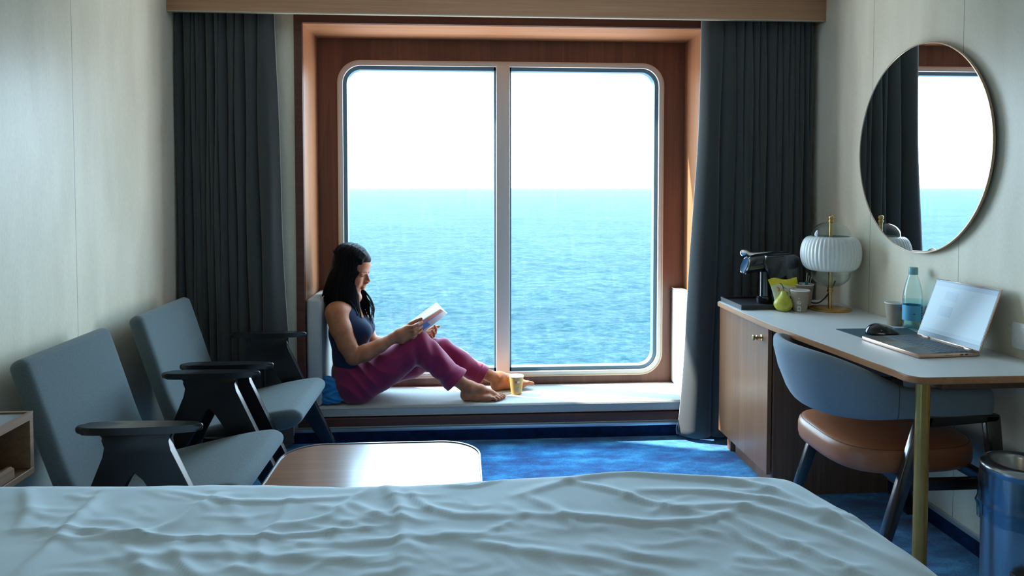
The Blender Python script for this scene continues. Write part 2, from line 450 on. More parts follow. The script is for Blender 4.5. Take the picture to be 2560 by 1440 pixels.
# carpet
m, t, b, o = nt('blue carpet'); M['carpet'] = m
n1 = N(t, 'TexNoise', i_Scale=1.0, i_Detail=6.0, i_Roughness=.68); t.links.new(coords(t, (4.5, 9, 9)), n1.inputs['Vector'])
n2 = N(t, 'TexNoise', i_Scale=1.0, i_Detail=2.0); t.links.new(coords(t, (110, 330, 200)), n2.inputs['Vector'])
mx = N(t, 'Mix', data_type='FLOAT'); mx.inputs[0].default_value = .28; t.links.new(n1.outputs[0], mx.inputs[2]); t.links.new(n2.outputs[0], mx.inputs[3])
r = ramp(t, mx.outputs[0], [(.36, (.003, .030, .13)), (.46, (.005, .11, .34)), (.53, (.012, .22, .52)), (.62, (.07, .42, .74))])
t.links.new(r.outputs[0], b.inputs['Base Color']); b.inputs['Roughness'].default_value = .95; b.inputs['Specular IOR Level'].default_value = .1; b.inputs['Sheen Weight'].default_value = .3
n3 = N(t, 'TexNoise', i_Scale=420.0, i_Detail=2.0); t.links.new(coords(t), n3.inputs['Vector'])
q = N(t, 'Bump', i_Strength=.7, i_Distance=.004); t.links.new(n3.outputs[0], q.inputs['Height']); t.links.new(q.outputs[0], b.inputs['Normal'])
M['skirt'] = plain('carpet skirting', (.006, .022, .07), .95, spec=.1, bump=(300, .6, .003), var=.4, vscale=25)

struct(boxo('floor', (XL-.2, XR+.2, YB-.2, YF+.1, -.1, 0), M['carpet']))
struct(boxo('ceiling', (XL-.2, XR+.2, YB-.2, YF+.1, ZC, ZC+.1), M['ceil']))
struct(boxo('wall_left', (XL-.2, XL, YB-.2, YF+.1, 0, ZC), M['wall_l']))
struct(boxo('wall_right', (XR, XR+.2, YB-.2, YF+.1, 0, ZC), M['wall_r']))
struct(boxo('wall_back', (XL-.2, XR+.2, YB-.2, YB, 0, ZC), M['wall_l']))
NX0, NX1, NZ0, NZ1, NY = -.78, 1.25, .13, 2.095, 4.10
V = lambda r, n: rrect(*r, n)
bm = bmesh.new()
box(bm, XL, NX0-.02, YF, YF+.1, 0, ZC); box(bm, NX1+.02, XR, YF, YF+.1, 0, ZC)
box(bm, NX0-.02, NX1+.02, YF, YF+.1, NZ1+.02, ZC); box(bm, NX0-.02, NX1+.02, YF, YF+.1, 0, NZ0-.02)
struct(bmo('wall_front', bm, M['wall_f']))
# window niche: lining boards, back panel with the rounded opening, front trim
ni = struct(thing('trim_1', (NX0, YF, 0), None, None))
boxo('niche_side', (NX0-.03, NX0, YF-.005, NY+.16, NZ0-.03, NZ1+.03), M['walnut_reveal_z'], ni)
boxo('niche_side', (NX1, NX1+.03, YF-.005, NY+.16, NZ0-.03, NZ1+.03), M['walnut_reveal_z'], ni)
boxo('niche_top', (NX0-.03, NX1+.03, YF-.005, NY+.16, NZ1, NZ1+.03), M['walnut_reveal_x'], ni)
boxo('niche_shelf', (NX0-.03, NX1+.03, YF-.005, NY+.16, NZ0-.03, NZ0), M['walnut_dark'], ni)
WX0, WX1, WZ0, WZ1 = -.668, 1.124, .234, 1.973
nseg = 9
hole = rrect(WX0+.004, WX1-.004, WZ0+.004, WZ1-.004, .116, nseg)
def outer_like(inner, x0, x1, z0, z1):
    out = []
    q = len(inner)//4
    for c in range(4):
        cx, cz = [(x1, z1), (x0, z1), (x0, z0), (x1, z0)][c]
        for k in range(q):
            p = inner[c*q+k]; h = (q-1)/2
            if c == 0: out.append((cx, p[1]) if k < h else (p[0], cz) if k > h else (cx, cz))
            if c == 1: out.append((p[0], cz) if k < h else (cx, p[1]) if k > h else (cx, cz))
            if c == 2: out.append((cx, p[1]) if k < h else (p[0], cz) if k > h else (cx, cz))
            if c == 3: out.append((p[0], cz) if k < h else (cx, p[1]) if k > h else (cx, cz))
    return out
hole = rrect(WX0+.004, WX1-.004, WZ0+.004, WZ1-.004, .116, 10)
ring('niche_back', outer_like(hole, NX0-.02, NX1+.02, NZ0-.02, NZ1+.02), hole, NY, NY+.10, M['walnut_panel'], ni, smooth=False)
bm = bmesh.new()
to = (NX0-.04, NX1+.04, NZ0-.043, NZ1+.038)
for d in ((to[0], NX0, YF-.022, YF+.003, to[2], to[3]), (NX1, to[1], YF-.022, YF+.003, to[2], to[3]), (NX0, NX1, YF-.022, YF+.003, NZ1, to[3]), (NX0, NX1, YF-.022, YF+.003, to[2], NZ0-.001)):
    box(bm, *d, bev=.0015, seg=1)
bmo('niche_frame', bm, M['walnut_dark'], ni)
# the window itself
w = struct(thing('window_1', (WX0, NY, WZ0), None, None))
def rr(i, r): return rrect(WX0+i, WX1-i, WZ0+i, WZ1-i, r, 10)
ring('window_frame', rr(0, .12), rr(.023, .098), NY-.012, NY+.05, M['frame'], w)
ring('window_lip', rr(-.004, .124), rr(.003, .117), NY-.015, NY, plain('window lip', (.66, .50, .33), .4), w)
ring('gasket', rr(.021, .1), rr(.043, .078), NY+.012, NY+.07, M['gasket'], w)
bm = bmesh.new(); box(bm, .190, .263, NY-.030, NY+.06, WZ0+.012, WZ1-.018, bev=.003)
mu = bmo('mullion', bm, M['frame'], w, 40)
bm = bmesh.new()
for x in (.179, .263): box(bm, x, x+.011, NY+.012, NY+.06, WZ0+.02, WZ1-.02)
bmo('mullion_gasket', bm, M['gasket'], w)
for a, bb in ((WX0+.03, .20), (.25, WX1-.03)):
    mk('pane', [(a, NY+.045, WZ0+.03), (bb, NY+.045, WZ0+.03), (bb, NY+.045, WZ1-.03), (a, NY+.045, WZ1-.03)], [(0, 1, 2, 3)], M['pane'], w)
# skirting: carpet strip with a metal edge on top
def base(nm, dims_s, dims_a):
    o = struct(boxo(nm, dims_s, M['skirt'])); ORG[o.name] = Vector((0, 0, 0)); boxo('metal_strip', dims_a, M['alu'], o, bev=.002)
base('baseboard_front', (XL, XR, YF-.008, YF, 0, .056), (XL, XR, YF-.011, YF, .056, .074))
base('baseboard_right', (XR-.008, XR, YB, YF-.011, 0, .056), (XR-.011, XR, YB, YF-.011, .056, .074))
base('baseboard_left', (XL, XL+.008, YB, YF-.011, 0, .056), (XL, XL+.011, YB, YF-.011, .056, .074))
# sea
m, t, b, o = nt('sea water'); M['sea'] = m
nA = N(t, 'TexNoise', i_Scale=1.0, i_Detail=9.0, i_Roughness=.62, i_Distortion=.3); t.links.new(coords(t, (.42, .42, .3)), nA.inputs['Vector'])
nB = N(t, 'TexNoise', i_Scale=1.0, i_Detail=6.0, i_Roughness=.6); t.links.new(coords(t, (1.9, 2.0, 1)), nB.inputs['Vector'])
q1 = N(t, 'Bump', i_Strength=1.0, i_Distance=.42); t.links.new(nA.outputs[0], q1.inputs['Height'])
q2 = N(t, 'Bump', i_Strength=1.0, i_Distance=.18); t.links.new(nB.outputs[0], q2.inputs['Height']); t.links.new(q1.outputs[0], q2.inputs['Normal'])
nC = N(t, 'TexNoise', i_Scale=1.0, i_Detail=6.0); t.links.new(coords(t, (.02, .05, 1)), nC.inputs['Vector'])
r = ramp(t, nC.outputs[0], [(.35, (.012, .038, .046)), (.65, (.022, .051, .059))])
t.nodes.remove(b)
df = N(t, 'BsdfDiffuse'); gl = N(t, 'BsdfGlossy'); gl.inputs['Roughness'].default_value = .18
nD = N(t, 'Mix', data_type='RGBA', blend_type='MULTIPLY'); nD.inputs[0].default_value = 1
r2 = ramp(t, nA.outputs[0], [(.40, (.30, .62, .68)), (.50, (.75, .88, .90)), (.60, (1.0, 1.0, 1.0))])  # light and dark wave tones multiplied into the water colour to imitate glints
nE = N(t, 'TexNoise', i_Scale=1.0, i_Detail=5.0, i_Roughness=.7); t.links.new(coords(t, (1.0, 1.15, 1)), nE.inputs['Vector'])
r3 = ramp(t, nE.outputs[0], [(.42, (.50, .72, .76)), (.60, (1.35, 1.2, 1.15))]); nD2 = N(t, 'Mix', data_type='RGBA', blend_type='MULTIPLY'); nD2.inputs[0].default_value = 1  # finer glint tones painted into the water colour
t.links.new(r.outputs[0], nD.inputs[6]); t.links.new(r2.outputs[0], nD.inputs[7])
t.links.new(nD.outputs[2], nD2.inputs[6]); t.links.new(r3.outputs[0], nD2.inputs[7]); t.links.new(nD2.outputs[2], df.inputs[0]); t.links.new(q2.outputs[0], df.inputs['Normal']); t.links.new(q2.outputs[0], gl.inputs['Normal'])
lw = N(t, 'LayerWeight'); lw.inputs[0].default_value = .5; t.links.new(q1.outputs[0], lw.inputs['Normal'])
pw = N(t, 'Math', operation='POWER'); pw.inputs[1].default_value = 9; t.links.new(lw.outputs['Facing'], pw.inputs[0])
ml = N(t, 'Math', operation='MULTIPLY_ADD'); ml.inputs[1].default_value = .075; ml.inputs[2].default_value = .014; t.links.new(pw.outputs[0], ml.inputs[0])
p2 = N(t, 'Math', operation='POWER'); p2.inputs[1].default_value = 60; t.links.new(lw.outputs['Facing'], p2.inputs[0])  # steep extra sky reflection near the horizon stands in for haze
m5 = N(t, 'Math', operation='MULTIPLY_ADD'); m5.inputs[1].default_value = .22; t.links.new(p2.outputs[0], m5.inputs[0]); t.links.new(ml.outputs[0], m5.inputs[2]); ml = m5
ms = N(t, 'MixShader'); t.links.new(ml.outputs[0], ms.inputs[0]); t.links.new(df.outputs[0], ms.inputs[1]); t.links.new(gl.outputs[0], ms.inputs[2]); t.links.new(ms.outputs[0], o.inputs[0])
SEA = -14.0
ds = np.geomspace(22, 9000, 460); us = np.linspace(-1.3, 1.3, 420)
Dg, Ug = np.meshgrid(ds, us, indexing='ij')
Xg, Yg = Dg*Ug, Dg
Zg = np.zeros_like(Xg)
for k in range(46):
    lam = 1.2*1.11**k
    if lam > 45: break
    a = math.radians(rng.normal(80, 32)); amp = .0050*min(lam, 6)*rng.uniform(.5, 1)
    ph = rng.uniform(0, 6.28); kx, ky = math.cos(a)*2*PI/lam, math.sin(a)*2*PI/lam
    cell = Dg*(ds[1]/ds[0]-1); fade = np.clip(lam/(3*cell)-.4, 0, 1)
    s_ = np.sin(kx*Xg+ky*Yg+ph+1.1*np.sin(.02*Xg+k)+.8*np.sin(.035*Yg+2*k))
    Zg += fade*amp*(1-2*np.abs(s_)**1.3+.3)
VV = np.stack([Xg, Yg, Zg+SEA], -1).reshape(-1, 3)
ii = np.arange(459)[:, None]*420+np.arange(419)[None, :]
FF = np.stack([ii, ii+420, ii+421, ii+1], -1).reshape(-1, 4)
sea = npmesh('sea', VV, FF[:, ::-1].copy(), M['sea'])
tag(sea, kind='structure')
# ------------------------------------------------------------------ light
wd = bpy.data.worlds.new('sky'); S.world = wd; wd.use_nodes = True; t = wd.node_tree; t.nodes.clear()
wo = N(t, 'OutputWorld'); bg = N(t, 'Background'); bg.inputs[0].default_value = (.55, .80, 1.0, 1); bg.inputs[1].default_value = 10.5
tc = N(t, 'TexCoord'); sz = N(t, 'SeparateXYZ'); t.links.new(tc.outputs['Generated'], sz.inputs[0])
rs = ramp(t, sz.outputs[2], [(0.0, (.82, .92, 1.0)), (.05, (.66, .85, 1.0)), (.18, (.50, .78, 1.0)), (1.0, (.44, .74, 1.0))]); t.links.new(rs.outputs[0], bg.inputs[0])
t.links.new(bg.outputs[0], wo.inputs[0])
sl = bpy.data.lights.new('sun', 'SUN'); sl.energy = 18; sl.angle = math.radians(.9); sl.color = (1, .97, .92)
so = bpy.data.objects.new('sun', sl); COL.objects.link(so)
so.rotation_euler = Vector((.95, -.36, -1.0)).to_track_quat('-Z', 'Y').to_euler()
pl = bpy.data.lights.new('window_portal', 'AREA'); pl.shape = 'RECTANGLE'; pl.size = 1.78; pl.size_y = 1.73; pl.cycles.is_portal = True
po = bpy.data.objects.new('window_portal', pl); COL.objects.link(po); po.location = (.228, NY+.10, 1.104); po.rotation_euler = (-PI/2, 0, 0)
# unseen ceiling lamp added behind the camera as warm fill light
cl = thing('added_ceiling_lamp', (.2, -.9, ZC), 'added round opal fill lamp on the unseen cabin ceiling', 'added fill lamp')
latheo('diffuser', [(.02, -.06), (.12, -.055), (.16, -.04), (.165, -.012)], M['opal'], cl, center=(.2, -.9, ZC))
latheo('mounting_ring', [(.17, -.014), (.175, -.014), (.175, 0), (.17, 0)], M['alu'], cl, center=(.2, -.9, ZC))
ll = bpy.data.lights.new('added_fill_light', 'AREA'); ll.shape = 'DISK'; ll.size = .3; ll.energy = 3.5; ll.color = (1, .80, .55)
lo_ = bpy.data.objects.new('added_fill_light', ll); COL.objects.link(lo_); lo_.location = (.2, -.9, ZC-.07)
S.view_settings.view_transform = 'Standard'; S.view_settings.look = 'None'; S.view_settings.gamma = 1; S.view_settings.exposure = .38
S.view_settings.use_curve_mapping = False
S.cycles.use_denoising = True; S.cycles.denoiser = 'OPENIMAGEDENOISE'
S.cycles.max_bounces = 9; S.cycles.diffuse_bounces = 5; S.cycles.glossy_bounces = 4; S.cycles.transparent_max_bounces = 16
S.cycles.caustics_reflective = False; S.cycles.caustics_refractive = False; S.cycles.sample_clamp_indirect = 6

# ================================================================== CURTAINS, VALANCE, BENCH
va = thing('curtain_valance', (.2, 3.58, ZC), 'long brown wooden valance board above the window and both curtains', 'curtain valance')
boxo('board', (XL+.001, 1.789, 3.580, 3.598, 2.112, ZC-.001), M['valance'], va, bev=.001, seg=1)
boxo('lit_edge', (XL+.001, 1.789, 3.579, 3.599, 2.107, 2.1125), plain('painted lit edge', (.42, .36, .27), .4), va)  # light on the board's lower edge put in as a paler strip
boxo('return_board', (1.789, 1.799, 3.580, 3.71, 2.107, ZC-.001), M['valance'], va)
boxo('curtain_track', (XL+.01, 1.78, 3.63, 3.66, 2.2, ZC-.001), M['alu'], va)

def curtain(name, label, edge_top, edge_bot, out_x, side, zb, seed, n=9):
    """side=+1: window edge on the left (low x); -1: on the right"""
    R = np.random.default_rng(seed)
    nu, nz = 620, 60
    u = np.linspace(0, 1, nu)            # 0 at the window edge, 1 at the side wall
    zz = np.linspace(2.2, zb, nz)
    # fold phase: one broad fold at the window edge, then close pleats
    knots = np.concatenate([[0, .17, .30], .30+np.cumsum(R.uniform(.45, 1.5, n))/1.0])
    knots[3:] = .30+(knots[3:]-.30)/(knots[-1]-.30)*.70
    ph = np.interp(u, knots, np.arange(len(knots))*PI)
    wob = R.uniform(-1, 1, (4, len(knots)))
    V = np.zeros((nz, nu, 3))
    for j, z in enumerate(zz):
        h = (2.2-z)/(2.2-zb)
        ex = edge_top+(edge_bot-edge_top)*(.15*h+.85*h**1.6)
        kk = knots+.018*h*(wob[0]*np.sin(3*h+wob[1]*3)); kk[0] = 0; kk[-1] = 1; kk = np.maximum.accumulate(kk)
        # folds run out towards the window edge on their way down
        uu = u**(1+.22*h)
        ph = np.interp(uu, kk, np.arange(len(kk))*PI)
        amp = (.020+.013*h)*(1+.35*np.interp(uu, kk, wob[2]))
        sn = np.abs(np.sin(ph)); y = 3.688-2.1*amp*(sn**.62)+.010*np.cos(ph)
        x = ex+(out_x-ex)*u-side*.005*np.sin(2*ph)*(.6+h)*(1-np.abs(2*u-1)**6)
        x = x+.004*np.sin(z*5+ph)
        V[j, :, 0] = x; V[j, :, 1] = np.clip(y, 3.603, 3.712); V[j, :, 2] = z
    ii = np.arange(nz-1)[:, None]*nu+np.arange(nu-1)[None, :]
    F = np.stack([ii, ii+1, ii+nu+1, ii+nu], -1).reshape(-1, 4)
    rootx = (edge_top+out_x)/2
    c = thing(name, (rootx, 3.655, 2.2), label, 'curtain')
    o = npmesh('cloth', V.reshape(-1, 3), F, M['curtain'], c)
    md = o.modifiers.new('thickness', 'SOLIDIFY'); md.thickness = .0025
    # stitched edge cord at the window side
    P = [Vector(V[j, 0])+Vector((-side*.002, -.002, 0)) for j in range(0, nz, 2)]
    tubeo('edge_hem', P, .0016, M['cord'], c, n=6)
    return c, V
cl_, _ = curtain('curtain', 'dark grey curtain hanging between the left wall and the window', -.905, -.835, -1.366, -1, .02, 5, 11)
cr_, Vr = curtain('curtain', 'dark grey curtain hanging between the window and the desk', 1.215, 1.105, 1.778, 1, .02, 8, 12)
e = Vector(Vr[-1, 0])
loop = [e+Vector((-.004, -.004, .06)), e+Vector((-.009, -.004, .03)), e+Vector((-.006, -.004, .004)), e+Vector((0, -.004, .004)), e+Vector((.002, -.004, .03)), e+Vector((-.003, -.004, .06))]
tubeo('draw_loop', smoothpath(loop, 5), .0013, M['cord'], cr_, n=6)

def cushion(name, d, label, r=.014, puff=.004):
    bm = bmesh.new(); box(bm, *d, bev=r, seg=4)
    o = bmo(name, bm, M['seat_fab'], None, 50)
    tag(o, label, 'cushion'); 
    x0, x1, y0, y1, z0, z1 = d
    ORG[o.name] = Vector((0, 0, 0)); return o
cs = cushion('bench_cushion', (NX0+.003, NX1-.003, YF-.012, NY-.003, NZ0+.001, .186), 'long pale grey seat cushion on the low window bench')
P = [(NX0+.01, YF-.0125, .176), (NX1-.01, YF-.0125, .176)]
tubeo('piping', P, .0022, M['seat_fab'], cs, n=6); tubeo('piping', [(NX0+.01, YF-.0125, .139), (NX1-.01, YF-.0125, .139)], .0022, M['seat_fab'], cs, n=6)
c1 = cushion('side_cushion', (NX0+.002, -.706, YF-.004, NY-.004, .187, .728), 'upright pale grey back cushion behind the seated person', .014)
c2 = cushion('side_cushion', (1.180, NX1-.002, YF-.004, NY-.004, .187, .722), 'upright pale grey cushion at the sunny right end of the bench', .014)
for c, x in ((c1, -.706), (c2, 1.180)):
    tubeo('piping', smoothpath([(x, YF+.008, .20), (x, YF+.008, .70), (x, YF+.03, .7225 if x > 0 else .7285), (x, NY-.02, .7225 if x > 0 else .7285)], 4), .0022, M['seat_fab'], c, n=6)

# ================================================================== ARMCHAIRS
def make_armchair(loc, label):
    t = thing('armchair', loc, label, 'armchair', 'grey armchairs with black wooden arms')
    L = dict(world=False)
    hw = .263
    # back: slightly curved padded slab, profile in xz swept in y
    def slab(name, prof, y0, y1, r, ny=22, crown=.012):
        """prof: closed outline (x,z); ends rounded over by r"""
        n = len(prof); c = Vector((sum(p[0] for p in prof)/n, sum(p[1] for p in prof)/n))
        def shrink(d):   # move outline inwards by d
            out = []
            for i in range(n):
                a, b_, c_ = Vector(prof[i-1]), Vector(prof[i]), Vector(prof[(i+1) % n])
                e1 = (b_-a).normalized(); e2 = (c_-b_).normalized()
                nn = Vector((-(e1.y+e2.y), e1.x+e2.x)); nn = nn.normalized() if nn.length > 1e-6 else Vector((-e1.y, e1.x))
                out.append(b_+nn*d)
            for _ in range(int(d*700)):
                out = [out[i]*.5+(out[i-1]+out[(i+1) % n])*.25 for i in range(n)]
            return out
        V, F, ys = [], [], []
        for k in range(7):
            a = PI/2*k/6; ys.append((y0+r*(1-math.cos(a)), r*(1-math.sin(a))))
        mid = [(y0+r+(y1-y0-2*r)*k/ny, 0) for k in range(1, ny)]
        allr = ys+mid+[(y1+y0-y, d) for y, d in reversed(ys)]
        for y, d in allr:
            for p in shrink(d): V.append((p.x, y, p.y))
        m = len(allr)
        for j in range(m-1):
            for i in range(n):
                k = (i+1) % n; F.append((j*n+i, (j+1)*n+i, (j+1)*n+k, j*n+k))
        F.append(tuple(range(n))); F.append(tuple((m-1)*n+i for i in range(n-1, -1, -1)))
        o = mk(name, V, F, M['arm_fab'], t, 50, False)
        bm = bmesh.new(); bm.from_mesh(o.data); bmesh.ops.recalc_face_normals(bm, faces=bm.faces); bm.to_mesh(o.data); bm.free()
        o.data.shade_smooth(); return o
    def prof(pts, n=8): # closed smooth outline, counter-clockwise
        P = [Vector((p[0], p[1], 0)) for p in pts]; out = []
        m = len(P)
        for i in range(m):
            p0, p1, p2, p3 = P[i-1], P[i], P[(i+1) % m], P[(i+2) % m]
            for k in range(n):
                q = k/n; out.append(.5*((2*p1)+(p2-p0)*q+(2*p0-5*p1+4*p2-p3)*q*q+(3*p1-p0-3*p2+p3)*q**3))
        return [(v.x, v.y) for v in out]
    back = prof([(-.150, .300), (-.160, .335), (-.222, .46), (-.275, .62), (-.320, .76), (-.333, .785), (-.358, .790), (-.380, .772), (-.374, .735), (-.325, .58), (-.270, .42), (-.228, .31), (-.200, .285), (-.168, .284)])
    slab('backrest', back, -hw, hw, .026)
    seat = prof([(-.205, .330), (-.215, .300), (-.190, .275), (0, .295), (.17, .325), (.235, .340), (.268, .362), (.275, .385), (.262, .404), (.225, .413), (.12, .398), (0, .372), (-.12, .345)])
    slab('seat', seat, -hw, hw, .024)
    # arms with their A-shaped leg frames
    for s in (-1, 1):
        yc = s*.306
        out = []
        for k in range(40):
            a = 2*PI*k/40; cx, sy = math.cos(a), math.sin(a)
            out.append((.004+.176*math.copysign(abs(cx)**.8, cx), yc-s*.004+.032*math.copysign(abs(sy)**.85, sy)*(1-.25*cx)))
        bm = bmesh.new(); prism(bm, out, .593, .614, 'xy', bev=.008, seg=3)
        bmo('armrest', bm, M['black'], t, 50, False)
        leg = []
        L1 = [(-.105, .594), (-.088, .578), (-.080, .555), (-.086, .525), (-.305, .012), (-.305, 0), (-.262, 0), (-.030, .46), (-.006, .492), (.018, .46), (.300, 0), (.345, 0), (.345, .012), (.094, .545), (.084, .57), (.090, .585), (.105, .594)]
        bm = bmesh.new(); prism(bm, L1, yc-.017, yc+.017, 'xz', bev=.006, seg=2)
        bmo('leg_frame', bm, M['black'], t, 40, False)
        # bracket that carries the seat
        boxo('bracket', (-.09, .10, min(yc, s*.26), max(yc, s*.26), .30, .325), M['black'], t, bev=.004, world=False)
    boxo('crossbar', (-.06, -.02, -.30, .30, .255, .29), M['black'], t, bev=.005, world=False)
    boxo('crossbar', (.10, .14, -.30, .30, .285, .315), M['black'], t, bev=.005, world=False)
    return t
ca = make_armchair((-.922, 2.455, 0), 'grey armchair with black arms nearest the bed')
cb = copy_tree(ca, (-.905, 3.185, 0)); cb['label'] = 'grey armchair with black arms nearest the window bench and curtain'

# ================================================================== COFFEE TABLE
tb = thing('coffee_table', (-.26, 2.12, 0), 'low rounded coffee table with wooden top and pale metal rim, in front of the bed', 'coffee table')
to_ = rrect(-.585, .058, 1.915, 2.505, .135, 10)
bm = bmesh.new(); prism(bm, [(p[0]*.983+(-.2635)*.017, p[1]*.985+2.21*.015) for p in to_], .402, .4215, 'xy')
bmo('tabletop', bm, M['table_wood'], tb)
ring('metal_rim', to_, [(p[0]*.986+(-.2635)*.014, p[1]*.988+2.21*.012) for p in to_], .398, .4245, plain('table rim', (.45, .47, .5), .25, metal=1), tb, 'xy')
latheo('pedestal', [(.035, .012), (.03, .03), (.028, .39), (.09, .400)], M['black'], tb, center=(-.26, 2.21, 0))
latheo('base', [(.22, 0), (.22, .008), (.21, .012), (.03, .016)], M['black'], tb, center=(-.26, 2.21, 0))

# ================================================================== NIGHTSTAND (open wooden box on the left wall)
ns = thing('nightstand', (XL, 1.75, .54), 'small open wooden nightstand box mounted on the wall beside the bed', 'nightstand')
x0, x1, y0, y1, z0, z1 = XL+.001, -1.115, 1.66, 1.985, .545, .705
bm = bmesh.new()
box(bm, x0, x1, y0, y1, z1-.018, z1-.003, bev=.001, seg=1); box(bm, x0, x1, y0, y1, z0, z0+.016, bev=.001, seg=1)
box(bm, x0, x1, y1-.016, y1, z0+.016, z1-.018, bev=.001, seg=1); box(bm, x0, x1, y0, y0+.016, z0+.016, z1-.018, bev=.001, seg=1)
bmo('body', bm, M['ns_wood'], ns)
boxo('back_board', (x0, x0+.01, y0+.016, y1-.016, z0+.016, z1-.018), M['ns_dark'], ns)
bm = bmesh.new(); box(bm, x0, x1-.008, y0+.012, y1-.012, z1-.003, z1)
bmo('top_inlay', bm, plain('slate inlay', (.08, .085, .10), .3), ns)
bm = bmesh.new()
box(bm, x1-.008, x1, y0, y1, z1-.003, z1+.003); box(bm, x0, x1-.008, y1-.012, y1, z1-.003, z1+.003)
bmo('top_lip', bm, M['ns_wood'], ns)
bm = bmesh.new(); prism(bm, [(x1-.03, z0+.017), (x1-.005, z0+.017), (x1-.006, z0+.040), (x1-.014, z0+.045), (x1-.022, z0+.045)], y0+.02, y1-.075, 'xz', bev=.002)
bmo('front_ledge', bm, M['ns_wood'], ns)

# ================================================================== DESK with cabinet
dk = thing('desk', (1.5, 2.8, 0), 'long wall desk with pale top, wooden edge and one brass leg', 'desk')
front = [(1.236, 3.49), (1.236, 2.95), (1.255, 2.70), (1.283, 2.40), (1.296, 2.25), (1.308, 2.14)]
fp = smoothpath([(p[0], p[1], 0) for p in front], 5)
cr = []
for k in range(9):      # rounded near corner
    a = PI+PI/2*k/8; cr.append((1.350+.042*math.cos(a), 2.092+.045*math.sin(a)))
fc = [(1.256-.02*math.sin(PI/2*k/5), 3.49+.0+.02*math.cos(PI/2*k/5)) for k in range(5)]
outl = [(1.799, 3.51)]+fc+[(p.x, p.y) for p in fp]+cr+[(1.799, 2.047)]
def inset(o, d):
    return [(x+(d if x < 1.75 else 0), y+(d if y < 2.2 else -d if y > 3.4 and x < 1.75 else 0)) for x, y in o]
bm = bmesh.new(); prism(bm, inset(outl, .0035), .7335, .7352, 'xy')
bmo('desktop', bm, M['desk_top'], dk)
bm = bmesh.new(); prism(bm, outl, .714, .7342, 'xy', bev=.004, seg=3)
bmo('wood_edge', bm, M['edge_wood'], dk, 40)
latheo('leg', [(.0205, 0), (.0205, .005), (.0205, .695), (.023, .700), (.023, .7135)], M['brass_dark'], dk, center=(1.395, 2.135, 0), n=32)
boxo('under_rail', (1.50, 1.79, 2.20, 2.95, .655, .712), M['cab_dark'], dk, bev=.002)

cbn = thing('desk_cabinet', (1.27, 3.25, 0), 'walnut cabinet with one brass-knobbed door under the window end of the desk', 'cabinet')
X0, Y0c, Y1c = 1.270, 2.965, 3.56
bm = bmesh.new()
box(bm, X0+.021, 1.795, Y0c, Y0c+.018, .0, .7125, bev=.001, seg=1); box(bm, X0+.021, 1.795, Y1c-.018, Y1c, .095, .7125, bev=.001, seg=1)
box(bm, X0+.021, 1.795, Y0c+.018, Y1c-.018, .095, .113); box(bm, 1.775, 1.795, Y0c+.018, Y1c-.018, .113, .7125); box(bm, X0+.021, 1.775, Y0c+.018, Y1c-.018, .695, .7125)
bmo('carcass', bm, M['cab_dark'], cbn)
boxo('plinth', (X0+.05, 1.78, Y0c+.018, Y1c-.10, 0, .095), M['cab'], cbn)
boxo('foot', (X0+.035, X0+.075, Y1c-.075, Y1c-.03, 0, .095), M['cab'], cbn, bev=.002)
d = boxo('door', (X0, X0+.018, Y0c+.012, Y1c-.003, .085, .708), M['cab'], cbn, bev=.0015, seg=1)
ORG[d.name] = ORG[cbn.name]
Mk = Matrix.Translation((X0, 3.045, .650)) @ Matrix.Rotation(-PI/2, 4, 'Y')
latheo('knob', [(.013, 0), (.013, .002), (.005, .004), (.0045, .016), (.010, .019), (.0105, .022), (.0055, .025), (.0055, .030), (.0115, .033), (.0115, .038), (.009, .040)], M['brass'], d, n=28, M4=Mk)

# ================================================================== MIRROR
mr = thing('wall_mirror', (XR, 2.795, 1.438), 'round brass-rimmed mirror on the right wall above the desk', 'mirror')
def circ_yz(ry, rz, n=96): return [(2.787+ry*math.cos(2*PI*k/n), 1.438+rz*math.sin(2*PI*k/n)) for k in range(n)]
bm = bmesh.new(); prism(bm, circ_yz(.414, .404), 1.7755, 1.783, 'yz'); bmo('glass', bm, M['mirror'], mr)
ring('rim', circ_yz(.4170, .4070), circ_yz(.4135, .4035), 1.774, 1.784, plain('mirror rim', (.50, .37, .26), .3, metal=1), mr, 'yz')
bm = bmesh.new(); prism(bm, circ_yz(.40, .39), 1.784, 1.799, 'yz'); bmo('back_plate', bm, M['blackmatte'], mr)

# ================================================================== SOCKET
sk = thing('wall_socket', (XR, 2.24, .81), 'white wall power socket above the desk', 'power socket')
bm = bmesh.new(); prism(bm, rrect(2.197, 2.283, .768, .852, .006), 1.790, 1.7995, 'yz', bev=.002); bmo('cover_plate', bm, M['socket'], sk, 40)
Ms = Matrix.Translation((1.7895, 2.24, .81)) @ Matrix.Rotation(-PI/2, 4, 'Y')
latheo('insert', [(.027, 0), (.027, .003), (.022, .003), (.0215, -.008), (0.0, -.008)], M['socket'], sk, M4=Ms, n=40)
for dy in (-.0095, .0095): latheo('contact_hole', [(.0026, -.0075), (.0026, -.0068), (0, -.0068)], M['blackmatte'], sk, M4=Matrix.Translation((0, dy, 0)) @ Ms, n=12)

